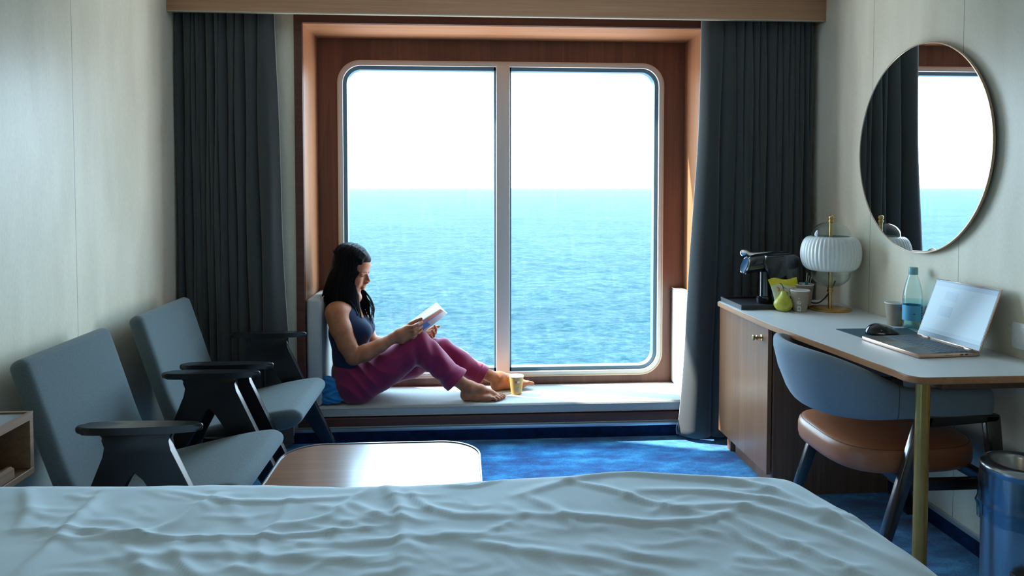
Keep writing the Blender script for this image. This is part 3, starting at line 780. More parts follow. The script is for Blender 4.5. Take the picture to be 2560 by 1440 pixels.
# ================================================================== TABLE LAMP
LX, LY, LZ = 1.660, 3.225, .7352
lp = thing('table_lamp', (LX, LY, LZ), 'brass table lamp with ribbed white shade between two clear domes', 'table lamp')
K = dict(center=(LX, LY, LZ))
latheo('base', [(.090, 0), (.092, .002), (.092, .006), (.089, .008), (.02, .009), (.0, .009)], M['brass_dark'], lp, n=72, **K)
latheo('pole', [(.0085, .008), (.0085, .405)], M['brass'], lp, n=20, **K)
latheo('collar', [(.0085, .080), (.0135, .082), (.0135, .090), (.0105, .091), (.0105, .096), (.0135, .097), (.0135, .100), (.0085, .101)], M['brass'], lp, n=24, **K)
latheo('finial', [(.0085, .396), (.012, .398), (.012, .404), (.009, .405)]+[(.0125*math.sin(a), .4165-.0125*math.cos(a)) for a in [PI*k/12 for k in range(3, 13)]], M['brass'], lp, n=28, **K)
# ribbed band: lantern profile, flutes run top to bottom
pr_ = []
for k in range(41):
    a = -PI/2+PI*k/40
    zz = .256+.077*math.sin(a); rr_ = .080+.048*abs(math.cos(a))**.80
    pr_.append((rr_, zz))
latheo('ribbed_shade', pr_, M['opal'], lp, n=288, cap=False, smooth=True, rfun=lambda r, z, a: r+.0016*math.sin(a*44)*min(1, max(0, (r-.086)/.03)), **K)
latheo('upper_dome', [(.083, .322), (.083, .335)]+[(.002+.081*math.cos(a), .338+.060*math.sin(a)) for a in [PI/2*k/14 for k in range(1, 15)]], M['clear'], lp, n=64, cap=False, smooth=True, **K)
latheo('lower_dome', [(.002+.081*math.cos(a), .165-.062*math.sin(a)) for a in [PI/2*k/14 for k in range(14, 0, -1)]]+[(.083, .168)], M['clear'], lp, n=64, cap=False, smooth=True, **K)

# ================================================================== TRAY AND COFFEE MACHINE
def px(x, y, z=.7352): return un(x, y, z=z)
tr = thing('serving_tray', (1.41, 3.36, .7352), 'black rectangular tray under the coffee machine', 'tray')
bm = bmesh.new(); prism(bm, rrect(1.255, 1.565, 3.237, 3.505, .004, 2), .7353, .748, 'xy', bev=.001)
bmo('base', bm, M['blackmatte'], tr)
bm = bmesh.new()
for dd in ((1.255, 1.262, 3.237, 3.505), (1.558, 1.565, 3.237, 3.505), (1.262, 1.558, 3.237, 3.244), (1.262, 1.558, 3.498, 3.505)): box(bm, *dd, .748, .757)
bmo('rim', bm, M['blackmatte'], tr)
cm = thing('coffee_machine', (1.45, 3.36, .748), 'glossy black capsule coffee machine standing on the black tray', 'coffee machine')
yc = 3.36
# body block at the back, long brewing head that tapers forward, lever, pillar, tank
bm = bmesh.new(); prism(bm, [(1.425, .7485), (1.555, .7485), (1.555, .965), (1.53, .980), (1.40, .972), (1.385, .938), (1.400, .905), (1.422, .875), (1.432, .85)], yc-.055, yc+.055, 'xz', bev=.010, seg=3)
bmo('body', bm, M['gloss_black'], cm, 45)
hd = []
sx = [(1.318, .928, .036, .018), (1.326, 0.926, .045, .014), (1.36, 0.933, .044, .006), (1.40, 0.938, .043, .0), (1.46, 0.943, .046, 0), (1.52, 0.945, .042, 0)]
V, F = [], []
for x, z, rr_, sh in sx:
    for k in range(36):
        a = 2*PI*k/36; V.append((x+.012*math.sin(a)*(1 if x < 1.35 else .3)-.0, yc+rr_*.95*math.cos(a), z+rr_*math.sin(a)))
for j in range(len(sx)-1):
    for k in range(36): F.append((j*36+k, j*36+(k+1) % 36, (j+1)*36+(k+1) % 36, (j+1)*36+k))
F.append(tuple(range(35, -1, -1))); F.append(tuple((len(sx)-1)*36+k for k in range(36)))
hdo = mk('brewing_head', V, F, M['gloss_black'], cm, 45)
Mh = Matrix.Translation((1.3165, yc, .926)) @ Matrix.Rotation(math.radians(-72), 4, 'Y')
latheo('front_disc', [(0, .003), (.036, .003), (.038, .001), (.038, -.003)], plain('front disc blue black', (.01, .05, .12), .08, coat=.6), hdo, M4=Mh, n=48)
latheo('chrome_ring', [(.0385, -.001), (.0415, .001), (.0425, -.004), (.040, -.008)], M['chrome'], hdo, M4=Mh, n=48, cap=False)
lev = smoothpath([(1.312, yc, .972), (1.306, yc, .981), (1.312, yc, .989), (1.324, yc, .988), (1.338, yc, .979), (1.36, yc, .976), (1.42, yc, .978), (1.50, yc, .980)], 7)
tubeo('lever', lev, [.003]*len(lev), M['chrome'], cm, flat=4.5, n=14)
Vs, Fs = lathe([(.026, 0), (.026, .148)], 40, (1.412, yc-.005, .749)); mk('pillar', Vs, Fs, M['gloss_black'], cm, 45)
Vs, Fs = lathe([(.034, 0), (.036, .004), (.036, .030), (.030, .034)], 40, (1.408, yc-.005, .749)); mk('drip_cup', Vs, Fs, M['gloss_black'], cm, 45)
boxo('water_tank', (1.515, 1.5565, yc-.046, yc+.062, .760, .955), glassy('smoked tank', (.25, .27, .28), .05, 1.2), cm, bev=.008)
tubeo('power_lead', smoothpath([(1.555, 3.38, .770), (1.60, 3.375, .765), (1.64, 3.385, .745), (1.70, 3.40, .741), (1.755, 3.41, .79), (1.785, 3.42, .84)], 8), .0035, M['blackmatte'], cm)

# ================================================================== CUPS
def paper_cup(loc, h, rt_, rb_, label, m, marks, group='paper cups', rot=0):
    t = thing('paper_cup', loc, label, 'paper cup', group)
    pr_ = [(0, .004), (rb_-.002, .004), (rb_-.001, .0), (rb_, 0), (rt_, h-.003)]
    latheo('wall', pr_, m, t, n=56, center=loc, smooth=40, cap=False)
    lip = [(rt_-.0012, h-.004), (rt_+.0008, h-.004), (rt_+.0016, h-.002), (rt_+.0006, h), (rt_-.001, h-.001)]
    latheo('rim', lip+[lip[0]], M['cup_in'], t, n=56, center=loc, cap=False)
    latheo('lining', [(0, .006), (rb_-.0012, .006), (rt_-.0012, h-.004)], M['cup_in'], t, n=56, center=loc, cap=False)
    for kind, ang, z, wd_, hg, mm in marks:
        a0 = math.radians(ang)
        V, F = [], []
        def P(u, zz):
            r = rb_+(rt_-rb_)*zz/h+.0004; a = a0+u/r; return (loc[0]+r*math.cos(a), loc[1]+r*math.sin(a), loc[2]+zz)
        if kind == 'box':
            nn = 6
            for k in range(nn+1): V += [P(-wd_/2+wd_*k/nn, z-hg/2), P(-wd_/2+wd_*k/nn, z+hg/2)]
            F = [(2*k, 2*k+2, 2*k+3, 2*k+1) for k in range(nn)]
            mk('print_mark', V, F, mm, t)
        elif kind == 'ring':
            nn = 28
            for k in range(nn):
                a = 2*PI*k/nn; V += [P(wd_/2*math.cos(a), z+wd_/2*math.sin(a)), P(wd_/2*.78*math.cos(a), z+wd_/2*.78*math.sin(a))]
            F = [(2*k, (2*k+2) % (2*nn), (2*k+3) % (2*nn), 2*k+1) for k in range(nn)]
            mk('print_mark', V, F, mm, t)
        elif kind == 'disc':
            nn = 20
            V = [P(wd_/2*math.cos(2*PI*k/nn), z+wd_/2*math.sin(2*PI*k/nn)) for k in range(nn)]; F = [tuple(range(nn))]
            mk('print_mark', V, F, mm, t)
    return t
W_, R_, T_ = M['white_ink'], M['red_ink'], M['teal_ink']
paper_cup((1.503, 3.188, .7352), .097, .0405, .029, 'brown paper cup with white recycling print, between the pear and the lamp', M['cup'],
          [('ring', -122, .043, .017, 0, W_), ('box', -124, .0435, .003, .008, W_), ('box', -116, .041, .006, .0025, W_), ('disc', -122, .063, .005, 0, W_), ('box', -121, .016, .015, .022, W_),
           ('box', -54, .083, .008, .009, R_), ('box', -121, .016, .009, .012, M['cup'])])
cb2 = (1.556, 3.270, .7482)
paper_cup(cb2, .100, .046, .033, 'taller brown paper cup holding sticks and sachets, behind the smaller cup', M['cup'],
          [('box', -58, .080, .010, .013, T_), ('box', -72, .080, .010, .013, R_)])
def loose(name, V, F, m, label, cat, group=None):
    o = mk(name, V, F, m, None, 40); return tag(o, label, cat, group)
for i, (dx, dy, tx, ty, hh) in enumerate(((.018, .0, .016, .004, .152), (.024, -.004, .036, -.004, .146), (.022, .006, .030, .010, .140))):
    bm = bmesh.new(); box(bm, -.0028, .0028, -.0008, .0008, 0, hh-.01, bev=.0004, seg=1)
    v = Vector((tx-dx*.2, ty-dy, hh)); q = v.to_track_quat('Z', 'Y').to_matrix().to_4x4()
    bmesh.ops.transform(bm, matrix=Matrix.Translation((cb2[0]+dx*.4, cb2[1]+dy, cb2[2]+.008)) @ q, verts=bm.verts)
    o = bmo('stir_stick', bm, plain('birch %d' % i, (.62, .50, .34), .6))
    tag(o, 'wooden stir stick standing in the taller paper cup behind the pear and small cup', 'stir stick', 'stir sticks in the tall cup')
bm = bmesh.new(); prism(bm, [(cb2[0]-.006, cb2[2]+.03), (cb2[0]+.010, cb2[2]+.03), (cb2[0]+.016, cb2[2]+.112), (cb2[0]+.002, cb2[2]+.114)], cb2[1]-.018, cb2[1]-.016, 'xz')
tag(bmo('sugar_sachet', bm, T_), 'teal sachet standing in the taller paper cup', 'sachet')
bm = bmesh.new(); prism(bm, [(cb2[0]-.028, cb2[2]+.03), (cb2[0]-.012, cb2[2]+.03), (cb2[0]-.010, cb2[2]+.099), (cb2[0]-.022, cb2[2]+.101)], cb2[1]-.008, cb2[1]-.006, 'xz')
tag(bmo('tea_sachet', bm, M['leather']), 'brown sachet lying low in the taller paper cup', 'sachet')
paper_cup((1.737, 2.845, .7352), .092, .040, .029, 'brown paper cup with a red mark, half hidden behind the water bottle', M['cup'],
          [('box', -88, .072, .011, .013, R_), ('box', -86, .036, .006, .05, M['cup_y'])])
# cup on the bench
cx_ = un(1291, 984, z=.1865)
paper_cup((cx_.x, cx_.y, .1865), .098, .0385, .028, 'yellow-brown paper cup standing in the sun on the bench beside the bare feet', M['cup_y'],
          [('box', -98, .070, .010, .010, R_), ('box', -76, .070, .013, .010, W_), ('box', -84, .030, .016, .028, M['cup'])])

# ================================================================== PEAR, BAG, SMALL THINGS
PC = (1.432, 3.200, .7352)
pe = thing('pear', PC, 'green pear standing on the desk in front of the yellow bag', 'pear')
pz = [(0, .004), (.008, .001), (.020, .0015), (.031, .010), (.0385, .024), (.0395, .036), (.036, .048), (.028, .060), (.019, .072), (.0145, .080), (.0105, .087), (.005, .0905), (0, .0895)]
pp = smoothpath([(r_, 0, z_) for r_, z_ in pz], 4)
Vp, Fp = lathe([(max(p.x, 0), p.z) for p in pp], 40, PC)
Vp = [(x+.10*(z-PC[2])**2*6*.5+.0018*math.sin(9*(z-PC[2])*8+x*60), y+.0012*math.sin(z*90+y*40), z) for x, y, z in Vp]
mk('fruit', Vp, Fp, M['pear'], pe, True)
tubeo('stem', smoothpath([(1.4345, 3.200, .823), (1.432, 3.199, .836), (1.425, 3.198, .852), (1.414, 3.198, .862)], 5), .0018, M['stem'], pe, n=8)
# snack bag: pillow-shaped foil bag with crimped top
bg_ = thing('snack_bag', (1.485, 3.26, .748), 'open yellow and pale foil snack bag behind the pear', 'snack bag')
A, B_ = un(1938, 765, y=3.262), un(1998, 768, y=3.262)
TL, TR = un(1921, 700, y=3.262), un(1990, 694, y=3.262)
nu, nv = 34, 40; V, F = [], []
zb = .7485
for sgn in (-1, 1):
    for j in range(nv+1):
        v = j/nv
        for i in range(nu+1):
            u = i/nu
            xl = A.x+(TL.x-A.x)*(v**2.2)-.004*math.sin(PI*v); xr = B_.x+(TR.x-B_.x)*v+.006*math.sin(PI*v)
            zt = TL.z+(TR.z-TL.z)*u
            th = .026*(max(0, math.sin(PI*u)))**.55*(max(0, 1-v**3.5))**.7*(.55+.45*min(1, v*4))
            th *= 1+.16*noise.noise((u*5, v*6, 3+sgn))
            crimp = .0022*math.sin(u*60)*max(0, v-.86)*7
            V.append((xl+(xr-xl)*u, 3.262+sgn*th+crimp+.014*math.sin(u*3+.5)*v, zb+(zt-zb)*v+(.006*math.sin(u*7)*v*v)))
n1_ = (nu+1)*(nv+1)
mi = []
for s_ in (0, 1):
    for j in range(nv):
        for i in range(nu):
            a = s_*n1_+j*(nu+1)+i
            F.append((a, a+1, a+nu+2, a+nu+1) if s_ == 0 else (a, a+nu+1, a+nu+2, a+1))
            u, v = i/nu, j/nv
            mi.append(0 if (v > .74+.05*math.sin(u*5) or v < .12) else 1)
mk('foil', V, F, [M['yellow_foil'], M['bag_pale']], bg_, True, midx=mi)
def strokes(name, pts, m, parent, r=.0014):
    tubeo(name, smoothpath(pts, 5), r, m, parent, n=6)
def bagp(u, v):
    a = A.x+(TL.x-A.x)*(v**2.2); b2 = B_.x+(TR.x-B_.x)*v
    i, j = int(u*nu), int(v*nv); q = V[j*(nu+1)+i]; return (q[0], q[1]-.0012, q[2])
strokes('print_letter', [bagp(.52, .66), bagp(.42, .70), bagp(.33, .62), bagp(.34, .50), bagp(.45, .46), bagp(.52, .52), bagp(.46, .55)], M['green_ink'], bg_)
strokes('print_letter', [bagp(.60, .48), bagp(.62, .66), bagp(.68, .62), bagp(.64, .56)], M['orange_ink'], bg_)
strokes('print_letter', [bagp(.76, .50), bagp(.74, .68), bagp(.84, .64), bagp(.76, .58), bagp(.86, .50)], M['green_ink'], bg_)
strokes('print_letter', [bagp(.58, .40), bagp(.61, .30), bagp(.65, .38), bagp(.69, .30), bagp(.73, .41)], M['navy_ink'], bg_, .0018)
strokes('print_letter', [bagp(.78, .30), bagp(.78, .40), bagp(.80, .44)], M['navy_ink'], bg_, .0018)
strokes('print_leaf', [bagp(.20, .72), bagp(.26, .66), bagp(.22, .56)], M['orange_ink'], bg_, .0035)
# white spoon-like thing and black tongs by the lamp base
o = boxo('white_plug', (-.028, .028, -.008, .008, 0, .013), M['socket'], None, bev=.006, seg=3)
o.location = (1.722, 3.31, .7352); o.rotation_euler = (0, 0, .5); tag(o, 'small rounded white object lying on the desk behind the lamp base', 'plug')

# ================================================================== BOTTLE
BC = (1.752, 2.757, .7352)
bt = thing('water_bottle', BC, 'half-full clear plastic water bottle with blue label and teal cap', 'water bottle')
bp = [(0, .010), (.012, .008), (.018, .002), (.024, .0), (.031, .006), (.0345, .016), (.0355, .028), (.0355, .095), (.036, .105), (.0355, .125), (.033, .148), (.028, .172), (.0215, .195), (.0165, .210), (.0145, .218), (.0145, .226)]
latheo('bottle_wall', bp, M['pet'], bt, n=64, center=BC, smooth=True, cap=False, rfun=lambda r, z, a: r*(1+.03*math.cos(5*a)*(1 if z < .02 else 0)))
latheo('cap', [(.0165, .219), (.0168, .222), (.0168, .240), (.0155, .2425), (0, .2425)], M['blue_plastic'], bt, n=48, center=BC, rfun=lambda r, z, a: r+.0004*math.sin(a*30))
latheo('neck_ring', [(.0155, .214), (.0175, .215), (.0175, .218), (.0155, .2185)], M['blue_plastic'], bt, n=40, center=BC)
latheo('label', [(.0362, .037), (.0362, .096)], M['label_blue'], bt, n=64, center=BC, cap=False)
for k in range(5):
    a = math.radians(-62); z = .043+.0105*k
    P_ = [(BC[0]+.0367*math.cos(a+s_*.11), BC[1]+.0367*math.sin(a+s_*.11), BC[2]+z+q) for s_, q in ((-1, 0), (1, 0), (1, .007), (-1, .007))]
    mk('label_print', P_, [(0, 1, 2, 3)], M['navy_ink'], bt)
P_ = [(BC[0]+.0367*math.cos(math.radians(-112)+s_*.10), BC[1]+.0367*math.sin(math.radians(-112)+s_*.10), BC[2]+z) for s_, z in ((-1, .062), (1, .062), (1, .066), (-1, .066))]
mk('label_print', P_, [(0, 1, 2, 3)], M['navy_ink'], bt)
latheo('water', [(0, .012), (.020, .004), (.029, .008), (.0335, .017), (.0345, .028), (.0345, .118), (0, .118)], M['water'], bt, n=48, center=BC, smooth=40, cap=False)

# ================================================================== MOUSE, MAT, LAPTOP
cor = [(1.452, 2.772), (1.736, 2.772), (1.712, 2.575), (1.466, 2.590)]
bm = bmesh.new(); prism(bm, cor[::-1], .7352, .7375, 'xy'); tag(bmo('mouse_mat', bm, M['mat']), 'dark blue-grey mouse mat beside the laptop', 'mouse mat')
mo = thing('computer_mouse', (1.575, 2.652, .7376), 'black computer mouse on the dark mat beside the laptop', 'computer mouse')
V, F = [], []; nu, nv = 30, 18
for j in range(nv+1):
    for i in range(nu):
        a = 2*PI*i/nu; e = j/nv*PI/2
        r1 = math.cos(e)**.55 if e < PI/2-1e-6 else 0
        x = .058*math.cos(a)*r1; y = .033*math.sin(a)*r1*(1-.10*math.cos(a)*math.cos(a))
        h = .038*math.sin(e)**.8*(.70+.30*math.cos((x/.058-.0)*1.7+.75))
        V.append((x*1.08, y*1.1, h*1.1))
for j in range(nv):
    for i in range(nu): F.append((j*nu+i, j*nu+(i+1) % nu, (j+1)*nu+(i+1) % nu, (j+1)*nu+i))
F.append(tuple(range(nu-1, -1, -1)))
Rm = Matrix.Translation((1.572, 2.650, .7377)) @ Matrix.Rotation(math.radians(-18), 4, 'Z')
V = [Rm @ Vector(v) for v in V]
mk('shell', V, F, M['gloss_black'], mo, True)
tubeo('scroll_wheel', [Rm @ Vector((.030, -.003, .0215)), Rm @ Vector((.030, .003, .0215))], .0065, M['blackmatte'], mo, n=20)
lt = thing('laptop', (1.57, 2.43, .7352), 'open slim laptop with a bright screen at the near end of the desk', 'laptop')
c0, c1_, c2_, c3_ = [Vector(p) for p in ((1.447, 2.574, 0), (1.470, 2.281, 0), (1.692, 2.284, 0), (1.672, 2.584, 0))]
ex = (c1_-c0).normalized()      # along the keyboard, towards the camera
ey = Vector((0, 0, 1)).cross(ex); ey = -ey if ey.x < 0 else ey; ey.normalize()
Wl, Dl = .298, .222; O0 = c0
ML = Matrix((( ex.x, ey.x, 0, O0.x), (ex.y, ey.y, 0, O0.y), (0, 0, 1, .7362), (0, 0, 0, 1)))
LP = lambda u, v, z: ML @ Vector((u, v, z))
def lbox(name, d, m, parent=lt, bev=0, M4=ML):
    bm = bmesh.new(); box(bm, *d, bev=bev, seg=2); bmesh.ops.transform(bm, matrix=M4, verts=bm.verts)
    return bmo(name, bm, m, parent, 40 if bev else False)
bs = lbox('base', (0, Wl, 0, Dl, .0, .0125), M['lap_edge'], bev=.002); ORG[bs.name] = ORG[lt.name]
lbox('deck', (.003, Wl-.003, .004, Dl-.003, .0124, .0130), M['lap'], bs)
lbox('touchpad', (.10, .20, .012, .070, .0129, .0133), plain('touchpad', (.20, .19, .185), .3, metal=.4), bs)
for vv in (.150, .168): lbox('port', (Wl-.0005, Wl+.0004, vv, vv+.010, .005, .009), M['blackmatte'], bs)
lbox('port', (Wl-.0005, Wl+.0004, .095, .122, .0055, .0075), plain('port cover', (.35, .24, .18), .3, metal=1), bs)
rows = [(6, 14), (5, 14), (4, 13), (3, 13), (2, 12), (1, 9)]
for rr_, cnt in rows:
    v0 = .082+(rr_-1)*.0195; wk = (.272)/cnt
    for k in range(cnt):
        w_ = wk-.003
        if rr_ == 1 and k == 4: pass
        lbox('key', (.013+k*wk, .013+k*wk+w_, v0, v0+(.0155 if rr_ < 6 else .010), .0130, .0142), M['key'], bs)
# lid: leans back about twenty degrees
ang = math.radians(20.5)
MLd = Matrix.Translation(LP(0, Dl-.004, .010)) @ Matrix((( ex.x, ey.x, 0, 0), (ex.y, ey.y, 0, 0), (0, 0, 1, 0), (0, 0, 0, 1))) @ Matrix.Rotation(-ang, 4, 'X')
ld = lbox('lid', (0, Wl, .0, .005, .004, .222), M['lap_edge'], bev=.0015, M4=MLd); ORG[ld.name] = ORG[lt.name]
lbox('bezel', (.003, Wl-.003, -.0006, .0, .007, .219), plain('bezel', (.015, .02, .025), .12), ld, M4=MLd)
m, t, b, o = nt('screen picture')     # a lit page: title bar, two pale pictures, task bar
b.inputs['Base Color'].default_value = (.02, .02, .02, 1); b.inputs['Roughness'].default_value = .12
b.inputs['Emission Color'].default_value = (.50, .68, .84, 1); b.inputs['Emission Strength'].default_value = .5; M['screen'] = m
def screen(name, a, b2, c, d, col, e=.24, off=0):
    m2 = plain('screen '+name, (.02, .02, .02), .12); bb = m2.node_tree.nodes['Principled BSDF']
    bb.inputs['Emission Color'].default_value = c4(col); bb.inputs['Emission Strength'].default_value = e
    V = [MLd @ Vector(p) for p in ((a, -.0010-off, c), (b2, -.0010-off, c), (b2, -.0010-off, d), (a, -.0010-off, d))]
    return mk(name, V, [(0, 1, 2, 3)], m2, ld)
screen('display', .006, Wl-.006, .024, .213, (.42, .62, .78))
screen('title_bar', .006, Wl-.006, .197, .213, (.36, .52, .74), .20, .0002)
screen('task_bar', .006, Wl-.006, .024, .038, (.36, .56, .76), .20, .0002)
screen('picture', .070, .130, .150, .182, (.36, .56, .78), .20, .0002)
screen('picture', .062, .125, .090, .128, (.36, .55, .77), .20, .0002)
for u in (.03, Wl-.065): lbox('hinge', (u, u+.035, Dl-.007, Dl+.001, .008, .0165), M['lap_edge'], bev=.002)

# ================================================================== DESK CHAIR
dc = thing('desk_chair', (1.43, 2.5, 0), 'curved grey-blue desk chair with tan leather seat and black legs, tucked under the desk', 'desk chair')
bot = smoothpath([(1.70, 2.765, 0), (1.50, 2.79, 0), (1.36, 2.765, 0), (1.255, 2.69, 0), (1.205, 2.58, 0), (1.198, 2.47, 0), (1.235, 2.36, 0), (1.335, 2.265, 0), (1.50, 2.235, 0), (1.66, 2.238, 0), (1.715, 2.245, 0)], 9)
n = len(bot); V, F = [], []
cen = Vector((1.47, 2.5, 0)); ns_ = 20
acc = [0]
for i in range(1, n): acc.append(acc[-1]+(bot[i]-bot[i-1]).length)
for i in range(n):
    p = bot[i]; tn = (bot[min(i+1, n-1)]-bot[max(i-1, 0)]).normalized(); out = Vector((-tn.y, tn.x, 0))
    if out.dot(p-cen) < 0: out = -out
    back_ = max(0, min(1, (1.44-p.x)/.25)); back_ = back_*back_*(3-2*back_)
    zt = .648+.104*back_; zb_ = .548-.023*back_
    endf = min(1, min(acc[i], acc[-1]-acc[i])/.035); endr = math.sin(endf*PI/2)**.7 if endf < 1 else 1
    hz = (zt-zb_)/2*max(.05, endr); zc_ = (zt+zb_)/2; th = .021*max(.15, endr)
    for k in range(ns_):
        a = 2*PI*k/ns_; ca_, sa_ = math.cos(a), math.sin(a)
        dz = hz*math.copysign(abs(sa_)**.42, sa_); dt = th*math.copysign(abs(ca_)**.8, ca_)
        lean = .072*back_*((zc_+dz-zb_)/(zt-zb_)) - .01
        bulge = .012*back_*(1-(dz/max(hz, 1e-4))**2)
        q = p+out*(lean+dt+bulge); V.append((q.x, q.y, zc_+dz))
for i in range(n-1):
    for k in range(ns_): F.append((i*ns_+k, i*ns_+(k+1) % ns_, (i+1)*ns_+(k+1) % ns_, (i+1)*ns_+k))
F.append(tuple(range(ns_-1, -1, -1))); F.append(tuple((n-1)*ns_+k for k in range(ns_)))
bk = mk('backrest', V, F, M['chair_fab'], dc, True)
Vb = V
for si in (66, 24):   # upholstery seams
    if si < n:
        tubeo('seam', [Vector(Vb[si*ns_+k])+(Vector(Vb[si*ns_+k])-Vector((cen.x, cen.y, Vb[si*ns_+k][2]))).normalized()*.0002 for k in (15, 16, 17, 18, 19, 0, 1, 2, 3, 4, 5)], .0013, plain('seam thread', (.06, .08, .10), .8), bk, n=6)
# seat
def superpt(a, rx, ry, e=.62): return (rx*math.copysign(abs(math.cos(a))**e, math.cos(a)), ry*math.copysign(abs(math.sin(a))**e, math.sin(a)))
V, F = [], []; nn = 72
lay = [(0, .392), (.80, .392), (.93, .394), (.985, .402), (1.0, .418), (1.0, .440), (.985, .454), (.955, .463), (.90, .469), (.7, .474), (.4, .476), (0, .477)]
for s_, z in lay:
    for k in range(nn):
        a = 2*PI*k/nn; x, y = superpt(a, .252*s_, .238*s_)
        V.append((1.485+x, 2.5+y*(1-.05*(x/.25)), z-.022-.012*(z < .43)))
for j in range(len(lay)-1):
    for k in range(nn): F.append((j*nn+k, j*nn+(k+1) % nn, (j+1)*nn+(k+1) % nn, (j+1)*nn+k))
st = mk('seat', V, F, M['leather'], dc, 60)
P = []
for k in range(nn):
    a = 2*PI*k/nn; x, y = superpt(a, .252*.962, .238*.962); P.append((1.485+x, 2.5+y*(1-.05*(x/.25)), .4398))
tubeo('stitching', P, .0012, plain('stitch', (.16, .07, .04), .6), st, n=6, closed=True)
# legs
M['black_chair'] = plain('black lacquered chair wood', (.012, .012, .014), .24, spec=1.0, coat=.6)
def leg(name, a, b, w=.05, th=.028, m=M['black_chair'], parent=dc):
    a, b = Vector(a), Vector(b); bm = bmesh.new()
    d = (b-a)
    wt, wb = w, w*.62
    dx = .5
    vs = []
    for (p, w_) in ((a, wt), (b, wb)):
        for sx_, sy_ in ((-1, -1), (1, -1), (1, 1), (-1, 1)): vs.append(bm.verts.new((p.x+sx_*w_/2, p.y+sy_*th/2, p.z)))
    for f in ((0, 1, 2, 3), (7, 6, 5, 4), (0, 4, 5, 1), (1, 5, 6, 2), (2, 6, 7, 3), (3, 7, 4, 0)): bm.faces.new([vs[q_] for q_ in f])
    bmesh.ops.recalc_face_normals(bm, faces=bm.faces)
    bmesh.ops.bevel(bm, geom=list(bm.edges), offset=.004, segments=2, profile=.5, affect='EDGES')
    return bmo(name, bm, m, parent, 40)
for y in (2.238, 2.765):
    leg('leg', (1.470-.02*(y > 2.5), y, .56), (1.295-.03*(y > 2.5), y, 0)); leg('leg', (1.690, y, .56), (1.760, y, 0))
    bm = bmesh.new(); prism(bm, [(1.455, .525), (1.70, .540), (1.712, .548), (1.712, .562), (1.455, .562)], y-.014, y+.014, 'xz', bev=.003); bmo('arm_rail', bm, M['black'], dc)
    boxo('seat_rail', (1.40, 1.72, y-.013, y+.013, .322, .357), M['black'], dc, bev=.003)
for x in (1.425, 1.70): boxo('cross_rail', (x-.014, x+.014, 2.24, 2.765, .322, .357), M['black'], dc, bev=.003)

# ================================================================== WASTE BIN
bc = (1.650, 2.045, 0)
wb = thing('waste_bin', bc, 'round steel waste bin with clear liner beside the desk leg and wall', 'waste bin')
latheo('shell', [(.098, .0), (.102, .004), (.106, .45), (.106, .455)], M['steel'], wb, n=64, center=bc, cap=False)
latheo('rim', [(.108, .447)]+[(.090+.021*math.cos(a), .462+.019*math.sin(a)) for a in [math.radians(-25+k*13) for k in range(16)]]+[(.060, .440), (.056, .425)], M['steel'], wb, n=72, center=bc, cap=False, smooth=True)
latheo('inner_bucket', [(.100, .44), (.095, .02), (0, .02)], M['blackmatte'], wb, n=48, center=bc, cap=False)
boxo('pedal_mount', (bc[0]-.095, bc[0]-.055, bc[1]-.125, bc[1]-.075, 0, .195), M['blackmatte'], wb, bev=.004)
V, F = [], []; na, nz_ = 160, 26
for j in range(nz_+1):
    v = j/nz_
    for i in range(na):
        a = 2*PI*i/na
        low = .30+.022*math.sin(a*2+1)+.010*math.sin(a*5)-.012*math.cos(a-4)
        z = .448+(low-.448)*v
        cr_ = noise.noise((math.cos(a)*6, math.sin(a)*6, z*16))*.005*(.3+v)+noise.noise((math.cos(a)*14, math.sin(a)*14, z*9))*.003*v
        r = .1095+.004*math.sin(PI*v)+cr_+(.006*math.exp(-((v-.66)/.06)**2))
        V.append((bc[0]+r*math.cos(a), bc[1]+r*math.sin(a), z))
for j in range(nz_):
    for i in range(na): F.append((j*na+i, j*na+(i+1) % na, (j+1)*na+(i+1) % na, (j+1)*na+i))
ln = mk('bin_liner', V, F, M['bag_film'], None, True); tag(ln, 'clear plastic liner folded over the steel waste bin rim', 'bin liner')

# ================================================================== BED
bd = thing('bed', (-.3, .85, 0), 'wide bed with mattress standing in front, beneath the white duvet', 'bed')
boxo('mattress', (XL+.02, .80, -.12, 1.64, .30, .545), M['mattress'], bd, bev=.04, seg=4)
boxo('bed_base', (XL+.02, .76, -.08, 1.60, .08, .30), M['bedbase'], bd, bev=.01)
for x in (XL+.12, .62):
    for y in (.0, 1.55): latheo('leg', [(.03, 0), (.03, .08)], M['blackmatte'], bd, center=(x, y, 0), n=20)
